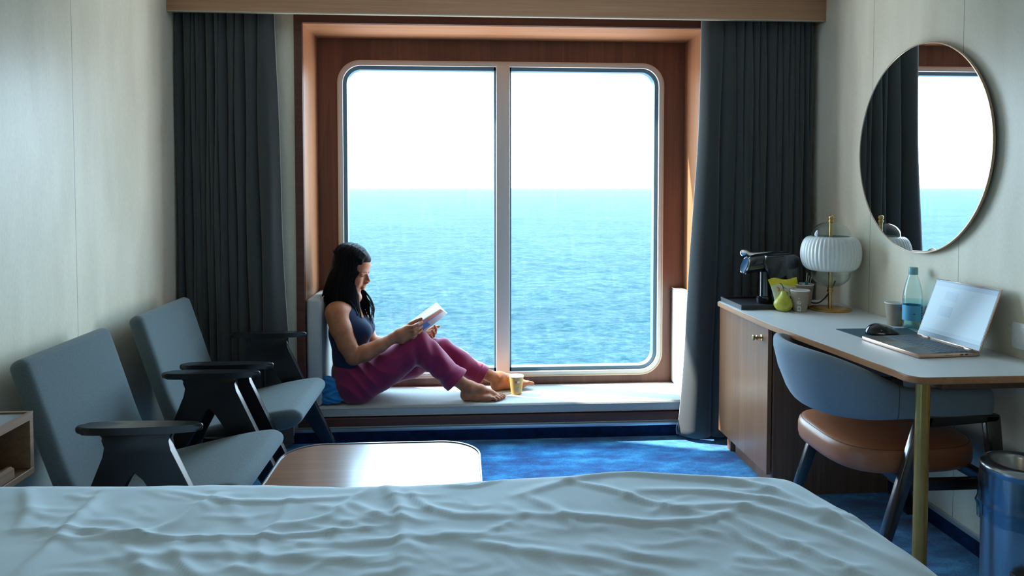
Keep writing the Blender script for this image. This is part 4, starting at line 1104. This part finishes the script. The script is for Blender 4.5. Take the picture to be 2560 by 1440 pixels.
# duvet: one cloth over the bed, hanging down past the edges, with the photo's long folds
h = .0075
sx_ = np.arange(-1.102, 1.30, h); sy_ = np.arange(-.25, 2.25, h)
Sx, Sy = np.meshgrid(sx_, sy_, indexing='ij')
def ridge(px_, w=.014, a=.010, asym=.5):
    P = np.array([tuple(un(x, y, z=.585))[:2] for x, y in px_])
    global Zr
    # smooth the line
    t_ = np.linspace(0, len(P)-1, 40); Q = np.stack([np.interp(t_, np.arange(len(P)), P[:, k]) for k in (0, 1)], 1)
    for _ in range(6): Q[1:-1] = .25*Q[:-2]+.5*Q[1:-1]+.25*Q[2:]
    lo, hi = Q.min(0)-.12, Q.max(0)+.12
    mI = (Sx > lo[0]) & (Sx < hi[0]) & (Sy > lo[1]) & (Sy < hi[1])
    X_, Y_ = Sx[mI], Sy[mI]
    D = np.full(X_.shape, 9.); T = np.zeros(X_.shape); Sg = np.zeros(X_.shape)
    for i in range(len(Q)-1):
        a_, b_ = Q[i], Q[i+1]; ab = b_-a_; L = max(ab@ab, 1e-9)
        t2 = np.clip(((X_-a_[0])*ab[0]+(Y_-a_[1])*ab[1])/L, 0, 1)
        dx, dy = X_-a_[0]-t2*ab[0], Y_-a_[1]-t2*ab[1]; d_ = np.hypot(dx, dy)
        sg = np.sign(ab[0]*dy-ab[1]*dx); m_ = d_ < D
        D = np.where(m_, d_, D); T = np.where(m_, (i+t2)/(len(Q)-1), T); Sg = np.where(m_, sg, Sg)
    env = np.sin(np.clip(T, 0, 1)*PI)**.5
    ww = w*np.where(Sg > 0, 1+asym, 1-asym*.6)*(1.0)
    Zr[mI] += a*env*np.exp(-(D/ww)**2)
Zr = np.zeros(Sx.shape)
def fbm(X_, Y_, sc, seed, oct=4):
    R = np.random.default_rng(seed); out = np.zeros(X_.shape)
    for o_ in range(oct):
        for k in range(7):
            a = R.uniform(0, PI); f_ = sc*2**o_*R.uniform(.7, 1.4); p_ = R.uniform(0, 6.28, 2)
            out += np.sin((X_*math.cos(a)+Y_*math.sin(a))*f_+p_[0]+1.3*np.sin((Y_*math.cos(a)-X_*math.sin(a))*f_*.6+p_[1]))/(7*1.9**o_)
    return out
R_list = [
 ([(1270, 1250), (1480, 1200), (1700, 1205), (1900, 1220), (2100, 1300), (2330, 1430)], .018, .012),
 ([(1560, 1245), (1760, 1240), (1960, 1262), (2120, 1310), (2290, 1385)], .015, .011),
 ([(1620, 1290), (1850, 1270), (2000, 1310), (2150, 1360), (2330, 1436)], .017, .012),
 ([(1380, 1205), (1500, 1235), (1620, 1270), (1780, 1300)], .012, .009),
 ([(1270, 1290), (1450, 1300), (1640, 1318), (1780, 1308), (1900, 1260)], .014, .010),
 ([(1820, 1295), (1920, 1340), (2060, 1390), (2180, 1440)], .014, .010),
 ([(1780, 1300), (1860, 1350), (1990, 1405), (2080, 1445)], .012, .009),
 ([(1300, 1240), (1400, 1290), (1440, 1330)], .012, .007),
 ([(955, 1200), (985, 1235), (1005, 1290), (1000, 1440)], .020, .014),
 ([(930, 1205), (870, 1240), (820, 1280), (640, 1310)], .013, .009),
 ([(1010, 1210), (1060, 1260), (1140, 1290), (1300, 1298)], .013, .009),
 ([(0, 1322), (180, 1322), (400, 1342), (640, 1330), (880, 1312), (1000, 1300)], .009, .008),
 ([(270, 1210), (190, 1290), (120, 1370), (30, 1440)], .016, .010),
 ([(560, 1225), (500, 1260), (440, 1300), (300, 1345)], .014, .008),
 ([(730, 1225), (700, 1290), (650, 1330), (640, 1440)], .014, .008),
 ([(300, 1355), (340, 1390), (370, 1440)], .016, .009),
 ([(420, 1350), (450, 1400), (500, 1440)], .014, .009),
 ([(80, 1350), (200, 1345), (330, 1330), (420, 1350)], .012, .007),
 ([(700, 1350), (900, 1345), (1150, 1335), (1400, 1360)], .016, .007),
 ([(1090, 1330), (1250, 1370), (1500, 1400), (1700, 1440)], .018, .008),
 ([(60, 1215), (70, 1270), (40, 1330)], .018, .009),
 ([(380, 1220), (560, 1250), (720, 1245), (900, 1225)], .012, .008),
 ([(1100, 1205), (1180, 1215), (1270, 1200)], .010, .006),
 ([(1450, 1360), (1600, 1390), (1750, 1400)], .02, .009),
 ([(200, 1400), (500, 1375), (800, 1380), (1000, 1400)], .02, .008),
]
for P_, w_, a_ in R_list: ridge(P_, w_*.85, a_*.78)
for k in range(190):    # short secondary creases
    x0_, y0_ = rng.uniform(0, 2150), rng.uniform(1215, 1460); L_ = rng.uniform(60, 200); a = rng.normal(.25, .5)
    ridge([(x0_, y0_), (x0_+L_*.5*math.cos(a), y0_+L_*.28*math.sin(a)+rng.uniform(-8, 8)), (x0_+L_*math.cos(a), y0_+L_*.5*math.sin(a))], rng.uniform(.007, .014), rng.uniform(.0012, .0032))
Zr += .006*fbm(Sx, Sy, 9, 3, 3)+.0010*fbm(Sx, Sy, 34, 5, 3)
edge_y = np.interp(Sx, [-1.37, -1.2, -1.0, -.6, -.3, 0, .4, .85], [1.875, 1.865, 1.86, 1.85, 1.835, 1.82, 1.80, 1.775])
edge_x = np.interp(Sy, [0, 1.2, 1.5, 1.75], [.935, .93, .905, .84])
rr0 = .085
def fold(s_, e_):
    d_ = s_-(e_-rr0); a = np.clip(d_/rr0, 0, PI/2)
    pos = np.where(d_ <= 0, s_, (e_-rr0)+rr0*np.sin(a)); drop = np.where(d_ <= 0, 0, rr0*(1-np.cos(a))+np.maximum(d_-rr0*PI/2, 0))
    return pos, drop
px_, dx_ = fold(Sx, edge_x); py_, dy_ = fold(Sy, edge_y)
drop = np.hypot(dx_, dy_)
px_ = px_+.10*np.clip(dx_, 0, .4)+.03*np.sin(Sy*11)*np.clip(dx_/.25, 0, 1)
py_ = py_+.016*np.sin(Sx*13+1)*np.clip(dy_/.25, 0, 1)
broad = .018*np.exp(-((Sx-.45)/.35)**2)*np.exp(-((Sy-1.70)/.25)**2)+.022*np.exp(-((Sx+1.25)/.10)**2)*np.exp(-((Sy-1.70)/.16)**2)
zt = .578+broad+Zr*np.exp(-(drop/.5)**2)+.004*np.sin(Sx*5)
Zd = np.maximum(zt-drop, .05)
VV = np.stack([px_, py_, Zd], -1).reshape(-1, 3)
nX, nY = Sx.shape; ii = np.arange(nX-1)[:, None]*nY+np.arange(nY-1)[None, :]
FF = np.stack([ii, ii+nY, ii+nY+1, ii+1], -1).reshape(-1, 4)
dv = npmesh('duvet', VV, FF, M['duvet'])
md = dv.modifiers.new('thickness', 'SOLIDIFY'); md.thickness = .012; md.offset = -1
tag(dv, 'rumpled white duvet spread over the bed in front', 'duvet')

# ================================================================== THE PERSON ON THE BENCH
def W(px_, py_, y=3.80): return un(px_, py_, y=y)
def W2(px_, py_, y):      # torso points: read on the near side, placed at depth y
    p = un(px_, py_, y=3.80); return Vector((p.x, y, p.z))
pn = thing('person', (-.55, 3.88, .187), 'woman in navy tank top and magenta trousers sitting barefoot on the bench reading a book', 'person')
HP, HYAW = math.radians(15), math.radians(-9)
Hx = Vector((math.cos(HP)*math.cos(HYAW), math.sin(HYAW), -math.sin(HP)*math.cos(HYAW)))
Hy = Vector((-math.sin(HYAW), math.cos(HYAW), 0)); Hz = Hx.cross(Hy).normalized(); Hy = Hz.cross(Hx).normalized()
HO = un(872, 677, y=3.885)
HS = 1.14
def H(x, y, z): return HO+(Hx*x+Hy*y+Hz*z)*HS
HR = [[Hx.x, Hy.x, Hz.x], [Hx.y, Hy.y, Hz.y], [Hx.z, Hy.z, Hz.z]]
sR = lambda *r: [q*HS for q in r]
vox = .0030
sd = SDF((-.76, 3.66, .17), (.46, 4.13, 1.02), vox)
# torso
def torso(s, g=0):
    s.ell(W2(882, 968, 3.89), (.115+g, .150+g, .10+g), .03)
    s.ell(W2(872, 905, 3.89), (.090+g, .130+g, .12+g), .05)
    s.ell(W2(866, 838, 3.89), (.098+g, .138+g, .11+g), .05)
    s.ell(W2(857, 790, 3.89), (.078+g, .140+g, .070+g), .04)
    for yy in (3.825, 3.945): s.ell(W2(901, 832, yy), (.052+g, .056+g, .052+g), .03)
torso(sd)
# neck and head
sd.chain([W2(858, 778, 3.885), W2(866, 745, 3.885), H(-.012, 0, -.03)], [.060, .052, .055], .03)
sd.ell(H(-.002, 0, .035), sR(.080, .070, .085), .01, R=HR)
sd.ell(H(.045, 0, .045), sR(.045, .055, .050), .02, R=HR)
sd.ell(H(.034, 0, -.030), sR(.050, .053, .072), .02, R=HR)
for q in (-1, 1):
    sd.cone(H(.0, q*.046, -.064), H(.060, q*.012, -.104), .020, .014, .02)
    sd.ell(H(.053, q*.033, -.028), sR(.026, .022, .026), .02, R=HR)
    sd.ell(H(.092, q*.031, .006), sR(.018, .019, .0115), .012, 'sub', R=HR)
    sd.ell(H(.0665, q*.031, .0055), sR(.0135, .0150, .0130), .002, R=HR)
    sd.cone(H(.088, q*.012, .0150), H(.073, q*.046, .0120), .0055, .0045, .010)
    sd.ell(H(.0955, q*.0090, -.0270), sR(.0105, .0078, .0074), .008, R=HR)
sd.ell(H(.071, 0, -.108), sR(.018, .021, .016), .015, R=HR)
sd.cone(H(.074, 0, .006), H(.082, 0, -.038), .012, .014, .010)
sd.cone(H(.083, 0, .010), H(.103, 0, -.020), .0058, .0070, .007)
sd.ell(H(.079, 0, -.047), sR(.012, .018, .010), .012, R=HR)
sd.ell(H(.0860, 0, -.0520), sR(.0085, .0190, .0046), .003, R=HR)
sd.ell(H(.0850, 0, -.0612), sR(.0085, .0170, .0052), .003, R=HR)
sd.cone(H(.0960, -.014, -.0568), H(.0960, .014, -.0568), .0012, .0012, .002, 'sub')
# near arm
sh, el, wr = W(841, 786, 3.768), W(884, 892, 3.745), W(984, 845, 3.765)
sd.chain([sh, W(852, 822, 3.752), W(868, 862, 3.745), el], [.056, .052, .046, .042], .012)
sd.ell(sh+Vector((.004, .035, .015)), (.060, .060, .045), .03)
sd.chain([el, W(915, 882, 3.742), W(950, 864, 3.750), wr], [.041, .043, .035, .0255], .010)
# near hand: palm, four curled fingers, thumb on the page
def fingers(chs, k=.003):
    for pts, rd in chs:
        P = [W(*p) for p in pts]; n_ = len(P)
        sd.chain(P, [rd*(1.12-.28*i/(n_-1)) for i in range(n_)], k)
sd.chain([wr, W(1000, 836, 3.766), W(1018, 824, 3.772)], [.026, .030, .024], .012)
sd.chain([wr, W(1005, 846, 3.770), W(1022, 840, 3.776)], [.024, .026, .021], .012)
fingers([([(1012, 818, 3.785), (1027, 809, 3.790), (1041, 802, 3.795), (1053, 797, 3.800)], .0100),
         ([(1018, 818, 3.765), (1031, 817, 3.757), (1044, 812, 3.768), (1055, 806, 3.790)], .0090),
         ([(1021, 826, 3.764), (1034, 827, 3.757), (1046, 822, 3.770), (1055, 816, 3.790)], .0088),
         ([(1023, 834, 3.766), (1035, 836, 3.762), (1046, 832, 3.776), (1054, 825, 3.794)], .0084),
         ([(1024, 841, 3.770), (1033, 845, 3.768), (1042, 842, 3.780), (1049, 835, 3.795)], .0076)])
# far arm and hand
sd.chain([W2(868, 785, 4.015), W2(888, 815, 4.03), W(930, 858, 4.025), W(985, 858, 4.02), W(1045, 845, 3.99), W(1064, 835, 3.97)], [.050, .045, .036, .036, .026, .024], .012)
sd.chain([W(1060, 838, 3.972), W(1078, 834, 3.962)], [.025, .024], .012)
fingers([([(1078, 838, 3.955), (1088, 832, 3.940), (1090, 822, 3.925), (1086, 815, 3.915)], .0085),
         ([(1076, 842, 3.955), (1084, 840, 3.935), (1085, 832, 3.915), (1080, 826, 3.905)], .0084),
         ([(1072, 846, 3.955), (1079, 848, 3.935), (1079, 842, 3.915), (1074, 836, 3.905)], .0080),
         ([(1068, 850, 3.955), (1073, 853, 3.940), (1073, 849, 3.922), (1069, 844, 3.912)], .0072),
         ([(1072, 826, 3.965), (1082, 820, 3.965), (1091, 817, 3.960), (1097, 816, 3.950)], .0088)])
# legs inside the trousers
sd.chain([W2(893, 965, 3.82), W(975, 922, 3.812), W(1048, 868, 3.825)], [.078, .062, .048], .02)
na_ = W(1160, 962, 3.80)
sd.chain([W(1048, 868, 3.825), W(1100, 918, 3.812), na_], [.046, .047, .031], .015)
sd.chain([W2(893, 965, 3.95), W(1030, 905, 3.955), W(1100, 876, 3.965)], [.075, .060, .046], .02)
fa_ = W(1226, 940, 3.965)
sd.chain([W(1100, 876, 3.965), W(1160, 910, 3.968), fa_], [.044, .044, .029], .015)
def foot(a, heel, d, sgn, lift=0):
    """a ankle, heel on the cushion, d foot direction, sgn: side of the big toe"""
    d = d.normalized(); s_ = Vector((-d.y, d.x, 0)).normalized()*sgn; up_ = Vector((0, 0, 1))
    P = lambda f, w_, z: heel+d*f+s_*w_+up_*(z+lift*max(0, f-.05)/.17)
    sd.chain([a, P(.022, 0, .062), P(.010, 0, .032)], [.029, .031, .029], .015)
    sd.ell(P(.028, .026, .068), (.013, .013, .013), .012); sd.ell(P(.030, -.028, .060), (.012, .012, .012), .012)
    sd.chain([P(.028, 0, .068), P(.080, .008, .050), P(.130, .012, .030), P(.165, .012, .018)], [.032, .027, .020, .013], .016)
    sd.chain([P(.004, -.006, .026), P(.06, -.017, .019), P(.125, -.024, .0155)], [.026, .018, .0145], .014)
    sd.chain([P(.004, .006, .026), P(.07, .020, .026), P(.150, .030, .0165)], [.026, .018, .0160], .014)
    sd.chain([P(.12, -.02, .016), P(.150, .028, .016)], [.014, .015], .014)
    for w0, f0, ln, r_ in ((.032, .155, .046, .0108), (.013, .158, .042, .0078), (-.002, .152, .038, .0074), (-.016, .143, .034, .0070), (-.029, .130, .030, .0068)):
        sd.chain([P(f0, w0, .016), P(f0+ln*.5, w0*1.06, .0185), P(f0+ln, w0*1.08, .0095)], [r_*1.15, r_*1.05, r_], .003)
hz_ = .1875
hn = W(1163, 990, 3.795); hn.z = hz_; foot(na_, hn, Vector((1, -.03, 0)), 1)
hf = W(1238, 965, 3.975); hf.z = hz_; foot(fa_, hf, Vector((.95, .22, 0)), -1, .022)
V_, F_ = sd.mesh()
# skin
m, t, b, o = nt('skin'); M['skin'] = m
n1 = N(t, 'TexNoise', i_Scale=35.0, i_Detail=4.0); t.links.new(coords(t), n1.inputs['Vector'])
r = ramp(t, n1.outputs[0], [(.3, (.37, .128, .058)), (.7, (.47, .178, .083))])
at = N(t, 'Attribute', attribute_name='lip'); mxs = N(t, 'Mix', data_type='RGBA'); t.links.new(at.outputs['Fac'], mxs.inputs[0])
t.links.new(r.outputs[0], mxs.inputs[6]); mxs.inputs[7].default_value = (.42, .14, .10, 1)
t.links.new(mxs.outputs[2], b.inputs['Base Color'])
b.inputs['Roughness'].default_value = .55; b.inputs['Specular IOR Level'].default_value = .3; b.inputs['Subsurface Weight'].default_value = .12; b.inputs['Subsurface Radius'].default_value = (.012, .005, .003); b.inputs['Subsurface Scale'].default_value = .6
body = npmesh('body', V_, F_, M['skin'], pn, True, relax=2)
co = np.zeros(len(body.data.vertices)*3, np.float32); body.data.vertices.foreach_get('co', co); co = co.reshape(-1, 3)+np.array(ORG['body'] if 'body' in ORG else (0, 0, 0))
lp_ = np.array(H(.0915, 0, -.0568)); Rm_ = np.array(HR); dl = (co-lp_)@Rm_
lip = np.clip(1.25-np.sqrt((dl[:, 0]/.012)**2+(dl[:, 1]/.021)**2+(dl[:, 2]/.0095)**2), 0, .25)*4
body.data.attributes.new('lip', 'FLOAT', 'POINT').data.foreach_set('value', lip.astype(np.float32))
# eyes looking down: sliver of eye, lashes, brows
for q in (-1, 1):
    tubeo('eyelashes', smoothpath([H(.0775, q*.021, .0005), H(.0795, q*.031, -.0020), H(.0740, q*.042, .0000)], 5), .0011, M['hair'], body, n=6)
    tubeo('eyebrow', smoothpath([H(.0905, q*.012, .0165), H(.0850, q*.028, .0190), H(.0735, q*.045, .0150)], 5), [.0007]+[.0011]*9+[.0005], M['hair'], body, n=6)
# fingernails of the near hand's thumb and toenails are too small to read; creases are left to the skin

# ---- tank top
tp = SDF((-.76, 3.70, .30), (-.40, 4.08, .80), .0032)
torso(tp, .006)
tp.chain([W2(858, 778, 3.885), W2(864, 755, 3.885)], [.066, .058], .02)
tp.ell(sh+Vector((.0, .055, .012)), (.055, .045, .042), .03)
tp.ell(W2(868, 782, 4.0), (.05, .045, .045), .03)
tp.ell(W(900, 768, 3.885), (.075, .062, .055), .006, 'sub')            # neckline
tp.chain([sh+Vector((-.004, -.012, .06)), sh+Vector((0, -.018, .0)), sh+Vector((.014, -.030, -.055))], [.056, .060, .052], .006, 'sub')   # near armhole
tp.chain([W2(868, 770, 4.06), W2(872, 805, 4.065)], [.058, .055], .006, 'sub')
tp.ell(W2(858, 738, 3.885), (.085, .062, .034), .006, 'sub')
def tf(X, Y, Z, f):
    wv = .0022*np.sin(75*(Z*.9+X*.35)+2.2*np.sin(13*Y+9*X))*np.clip((.50-Z)/.10, 0, 1)
    return f+wv
tp.field(tf)
V_, F_ = tp.mesh(); npmesh('tank_top', V_, F_, M['navy'], pn, True, relax=2)
tubeo('strap', smoothpath([W2(838, 768, 3.812)+Vector((0, 0, -.006)), W2(841, 744, 3.812)+Vector((0, 0, -.0)), W2(858, 742, 3.812), W2(880, 762, 3.812)+Vector((0, 0, .0)), W2(893, 790, 3.812)], 7), [.0085]*29, M['navy'], pn, n=10, flat=.3)

# ---- trousers
tr_ = SDF((-.76, 3.66, .17), (.22, 4.13, .66), .0031)
tr_.ell(W2(884, 962, 3.885), (.122, .158, .112), .02)
tr_.ell(W2(872, 935, 3.885), (.098, .142, .085), .03)
tr_.chain([W2(895, 962, 3.825), W(975, 915, 3.812), W(1020, 882, 3.815), W(1046, 863, 3.822)], [.108, .086, .074, .069], .03)
kn = W(1050, 863, 3.822); c_n = W(1139, 948, 3.802)
tr_.chain([kn, W(1090, 902, 3.812), c_n+(c_n-kn)*.10], [.068, .066, .062], .02)
tr_.chain([W2(895, 962, 3.95), W(1030, 905, 3.955), W(1098, 872, 3.965)], [.100, .078, .060], .03)
kf = W(1100, 872, 3.965); c_f = W(1203, 938, 3.967)
tr_.chain([kf, W(1150, 905, 3.966), c_f+(c_f-kf)*.08], [.059, .058, .054], .02)
for k0, c0_, r0_ in ((kn, c_n, .0655), (kf, c_f, .0560)):     # turned-up cuffs
    dd = (c0_-k0).normalized(); tr_.cone(c0_-dd*.026, c0_+dd*.03, r0_+.0045, r0_+.002, .003)
kn_n, cn_n, kf_n, cf_n = (np.array(v) for v in (kn, c_n, kf, c_f))
def pf(X, Y, Z, f):
    g = f
    # folds: gathered at the hip and behind the knee, long soft pulls down the shin
    a = 62*(X*.55+Z*1.0)+2.5*np.sin(11*Y+7*X)+1.2*np.sin(25*X)
    hip = np.exp(-(((X+.50)/.14)**2+((Z-.33)/.12)**2))
    pit = np.exp(-(((X+.20)/.09)**2+((Z-.42)/.10)**2))
    shn = np.exp(-(((X+.08)/.12)**2+((Z-.37)/.14)**2))
    g = g+.0100*hip*(1.3*np.abs(np.sin(a*.6))-.7)+.0105*pit*np.sin(70*(X-Z*.25)+3*np.sin(9*Z+14*Y))+0.0090*shn*np.sin(48*(X*.9-Z*.2)+2.0*np.sin(30*Z)+12*Y)
    g = g+.0030*np.sin(31*X+17*Z+9*Y)*np.sin(23*Z-12*X)
    for k0, c0_, ri in ((kn_n, cn_n, .053), (kf_n, cf_n, .045)):
        d_ = (c0_-k0)/np.linalg.norm(c0_-k0)
        s_ = (X-c0_[0])*d_[0]+(Y-c0_[1])*d_[1]+(Z-c0_[2])*d_[2]
        rad = np.sqrt(np.maximum((X-c0_[0])**2+(Y-c0_[1])**2+(Z-c0_[2])**2-s_**2, 0))
        near = rad < .105
        g = np.where(near & (s_ > -.03), np.maximum(g, s_-.012), g)             # square end of the cuff
        hol = np.maximum(rad-ri, -(s_+.020)); g = np.where(near & (s_ > -.05), np.maximum(g, -hol), g)
        seam = .0022*np.exp(-((s_+.026)/.004)**2); g = np.where(near, g+seam, g)
    return np.maximum(g, .1885-Z)
tr_.field(pf)
V_, F_ = tr_.mesh(); npmesh('trousers', V_, F_, M['pants'], pn, True, relax=1)

# ---- hair: a cap over the skull, then locks that fall past the shoulder
hs = SDF((-.80, 3.70, .50), (-.36, 4.08, 1.02), .0028)
hs.ell(H(-.004, 0, .036), sR(.085, .075, .090), .01, R=HR)
hs.ell(H(.022, 0, .070), sR(.064, .060, .044), .02, R=HR)
Lb = [(866, 612), (852, 625), (839, 655), (822, 690), (811, 722), (804, 745), (806, 768)]
Rb = [(924, 640), (908, 651), (902, 682), (898, 712), (896, 742), (901, 775), (910, 806)]
def along(P_, t_):
    t_ = t_*(len(P_)-1); i = min(int(t_), len(P_)-2); f_ = t_-i
    return (P_[i][0]*(1-f_)+P_[i+1][0]*f_, P_[i][1]*(1-f_)+P_[i+1][1]*f_)
R2 = np.random.default_rng(4)
locks = []; lock_w = []
for k in range(30):      # far-side hair seen in front of the neck
    q = R2.uniform(); e_ = R2.uniform(.75, 1); pts = []
    for (xa, ya), (xb, yb) in zip([(890, 690), (893, 722), (894, 752), (898, 780), (904, 806)], [(900, 690), (906, 722), (916, 752), (924, 780), (927, 812)]):
        pts.append(un(xa+(xb-xa)*q, 690+(ya+(yb-ya)*q-690)*e_, y=3.935+.012*R2.normal()*.3))
    locks.append((pts, [.0075, .0075, .0062, .0042, .0022])); lock_w.append(1)
for side in (-1, 1):
    for k in range(120 if side < 0 else 95):
        w_ = R2.uniform(0, 1)**.9; tend = .86+.14*R2.uniform()+.0*w_; ph_ = R2.uniform(0, 6.28); t0 = R2.uniform(.0, .12); pts = []
        wob_ = R2.normal(0, .018)
        lx = -.066+.138*w_; sq = math.sqrt(max(.15, 1-(lx/.100)**2)); crown = math.sqrt(max(.05, 1-((lx+.004)/.098)**2))
        pts += [H(lx, side*.004, .037+.090*crown), H(lx-.003, side*.042*sq, .037+.080*crown), H(lx-.008, side*.070*sq, .037+.050*crown)]
        t0 = R2.uniform(.28, .38)
        for j in range(9):
            t_ = t0+(tend-t0)*j/8
            ww = min(1, max(0, w_+wob_*math.sin(5*t_+ph_)))
            l_, r_ = along(Lb, t_), along(Rb, t_)
            x_, y_ = l_[0]*(1-ww)+r_[0]*ww, l_[1]*(1-ww)+r_[1]*ww
            dep = .080*math.sqrt(max(0, 1-(1.7*(ww-.5))**2))*min(1, .12+t_*2.6)
            if t_ > .72: dep += (.012 if side < 0 else 0)*(t_-.72)/.28
            pts.append(un(x_, y_, y=3.885+side*dep))
        lock_w.append(w_); locks.append((pts, [.0045, .0065, .0080]+[.0092*(1-.62*j/8)*(1 if side < 0 else .9) for j in range(9)]))
for pts, rd in locks: hs.chain(pts, [q*.74 for q in rd], .0016)
hs.chain([un(845, 690, y=3.885), un(832, 735, y=3.885), un(826, 765, y=3.90)], [.055, .045, .030], .02)
Dt = H(.146, 0, -.022)
hs.ell(Dt, sR(.092, .125, .094), .004, 'sub', R=HR)
V_, F_ = hs.mesh()
hair = npmesh('hair', V_, F_, M['hair'], pn, True, relax=4)
VV_, FF_ = [], []
def addtube(P_, r_, n_=5):
    v_, f_ = tube_vf(P_, r_, n_); o_ = len(VV_); VV_.extend(v_); FF_.extend(tuple(i+o_ for i in f) for f in f_)
for k in range(150):     # fine surface strands
    li = int(R2.integers(len(locks)))
    if lock_w[li] > .84: continue
    pts, rd = locks[li]
    off = Vector(R2.normal(0, .0030, 3)); P_ = smoothpath([p+off*(.4+j*.10)+Vector((0, -.006 if p.y < 3.88 else .006, 0)) for j, p in enumerate(pts)], 3)
    addtube(P_, [max(.0006, .0019*(1-i/len(P_))) for i in range(len(P_))])
far_ = [((905, 745), (918, 770), (928, 800), (932, 826)), ((908, 735), (924, 756), (932, 780), (929, 806)), ((900, 748), (912, 778), (920, 800), (928, 822)), ((898, 745), (906, 775), (912, 795), (913, 812)), ((896, 740), (903, 770), (904, 790), (909, 808)), ((912, 728), (926, 748), (934, 772), (931, 792))]
for P_ in far_:
    for k in range(9):
        o_ = R2.normal(0, 1.6, 2); sp = R2.normal(0, .006)
        pp_ = smoothpath([un(x+o_[0]*(.3+.4*i), y+o_[1]*(.3+.4*i), y=3.93+sp*i) for i, (x, y) in enumerate(P_)], 6)
        addtube(pp_, [max(.0006, .0024*(1-.75*i/len(pp_))) for i in range(len(pp_))])
for k in range(0):
    a = R2.uniform(-.9, 1.25); yy = R2.uniform(-.05, .05)
    c0h = H(.0+.095*math.sin(a)-.012, yy, .046+.088*math.cos(a)); d1 = Hx*R2.uniform(-.02, .02)+Hz*R2.uniform(.000, .007); d2 = d1+Hx*R2.uniform(-.02, .02)+Hz*R2.uniform(-.006, .003)
    addtube(smoothpath([c0h-Hz*.003, c0h+d1*.7, c0h+d2], 5), .0006, 4)
mk('strands', VV_, FF_, M['hair'], hair, True)

# ---- the book she holds
bk_ = thing('book', tuple(W(1080, 800, 3.87)), 'open paperback with white pages and orange and blue cover, held by the reading woman', 'book')
F1, F2, S2_, S1_ = W(1030, 817, 3.800), W(1103, 773, 3.800), W(1118, 783, 3.872), W(1050, 838, 3.872)
G1, G2 = W(1022, 808, 3.985), W(1093, 757, 3.985)
def slab2(name, a, b_, c, d, th, mats, parent, fn=None, off=0, n_=28):
    nrm = (b_-a).cross(d-a).normalized(); V, F, mi = [], [], []
    for s_ in (0, 1):
        for j in range(n_+1):
            for i in range(n_+1):
                u, v = i/n_, j/n_; p = (a*(1-u)+b_*u)*(1-v)+(d*(1-u)+c*u)*v
                V.append(p+nrm*(off+s_*th))
    q = (n_+1)**2
    for s_ in (0, 1):
        for j in range(n_):
            for i in range(n_):
                k = s_*q+j*(n_+1)+i; F.append((k, k+1, k+n_+2, k+n_+1) if s_ else (k, k+n_+1, k+n_+2, k+1)); mi.append(fn(i/n_, j/n_, s_) if fn else 0)
    for i in range(n_):
        for j0 in (0, n_):
            k = j0*(n_+1)+i; F.append((k, k+1, k+1+q, k+q)); mi.append(0)
            k = i*(n_+1)+j0; F.append((k, k+n_+1, k+n_+1+q, k+q)); mi.append(0)
    o = mk(name, V, F, mats, parent, False, midx=mi); return o
def art(u, v, s_):
    if v < .30 and u > .25: return 1 if u > .5 else 3
    if v < .36 and u > .1: return 2
    if v > .35 and u < .42 and v < .8: return 2
    return 0
cover = plain('book cover grey', (.50, .50, .52), .3); blue = plain('book cover blue', (.05, .20, .50), .3); pink = plain('book cover pink', (.5, .2, .2), .3)
nrm1 = (F2-F1).cross(S1_-F1).normalized(); sg = -1 if nrm1.y > 0 else 1
slab2('cover', F1, F2, S2_, S1_, .0012*sg, [cover, M['orange_ink'], blue, pink], bk_, art, .0)
slab2('page_block', F1+(F2-F1)*.01, F2-(F2-F1)*.01, S2_, S1_, -.005*sg, [M['paper']], bk_, None, -.0005*sg)
nrm2 = (G2-G1).cross(S1_-G1).normalized(); sg2 = 1 if nrm2.z > 0 else -1
slab2('page_block', G1, G2, S2_, S1_, .005*sg2, [M['paper']], bk_, None, .0005*sg2)
slab2('cover', G1, G2, S2_, S1_, -.0012*sg2, [cover], bk_, None, 0)

# ---- blue cloth bundled between the armchair and her back
cl2 = SDF((-.82, 3.66, .16), (-.52, 3.90, .46), .004)
cl2.ell(W(826, 985, 3.775), (.060, .035, .045), .02); cl2.ell(W(822, 962, 3.765), (.036, .028, .05), .02); cl2.ell(W(832, 998, 3.77), (.06, .032, .018), .02)
cl2.field(lambda X, Y, Z, f: np.maximum(f+.004*np.sin(90*X+40*Z+5*np.sin(60*Z)), .1885-Z))
V_, F_ = cl2.mesh(); o = npmesh('blue_cloth', V_, F_, M['blue_cloth'], None, True, relax=2)
tag(o, 'bundled blue cloth on the bench beside the seated woman', 'cloth')
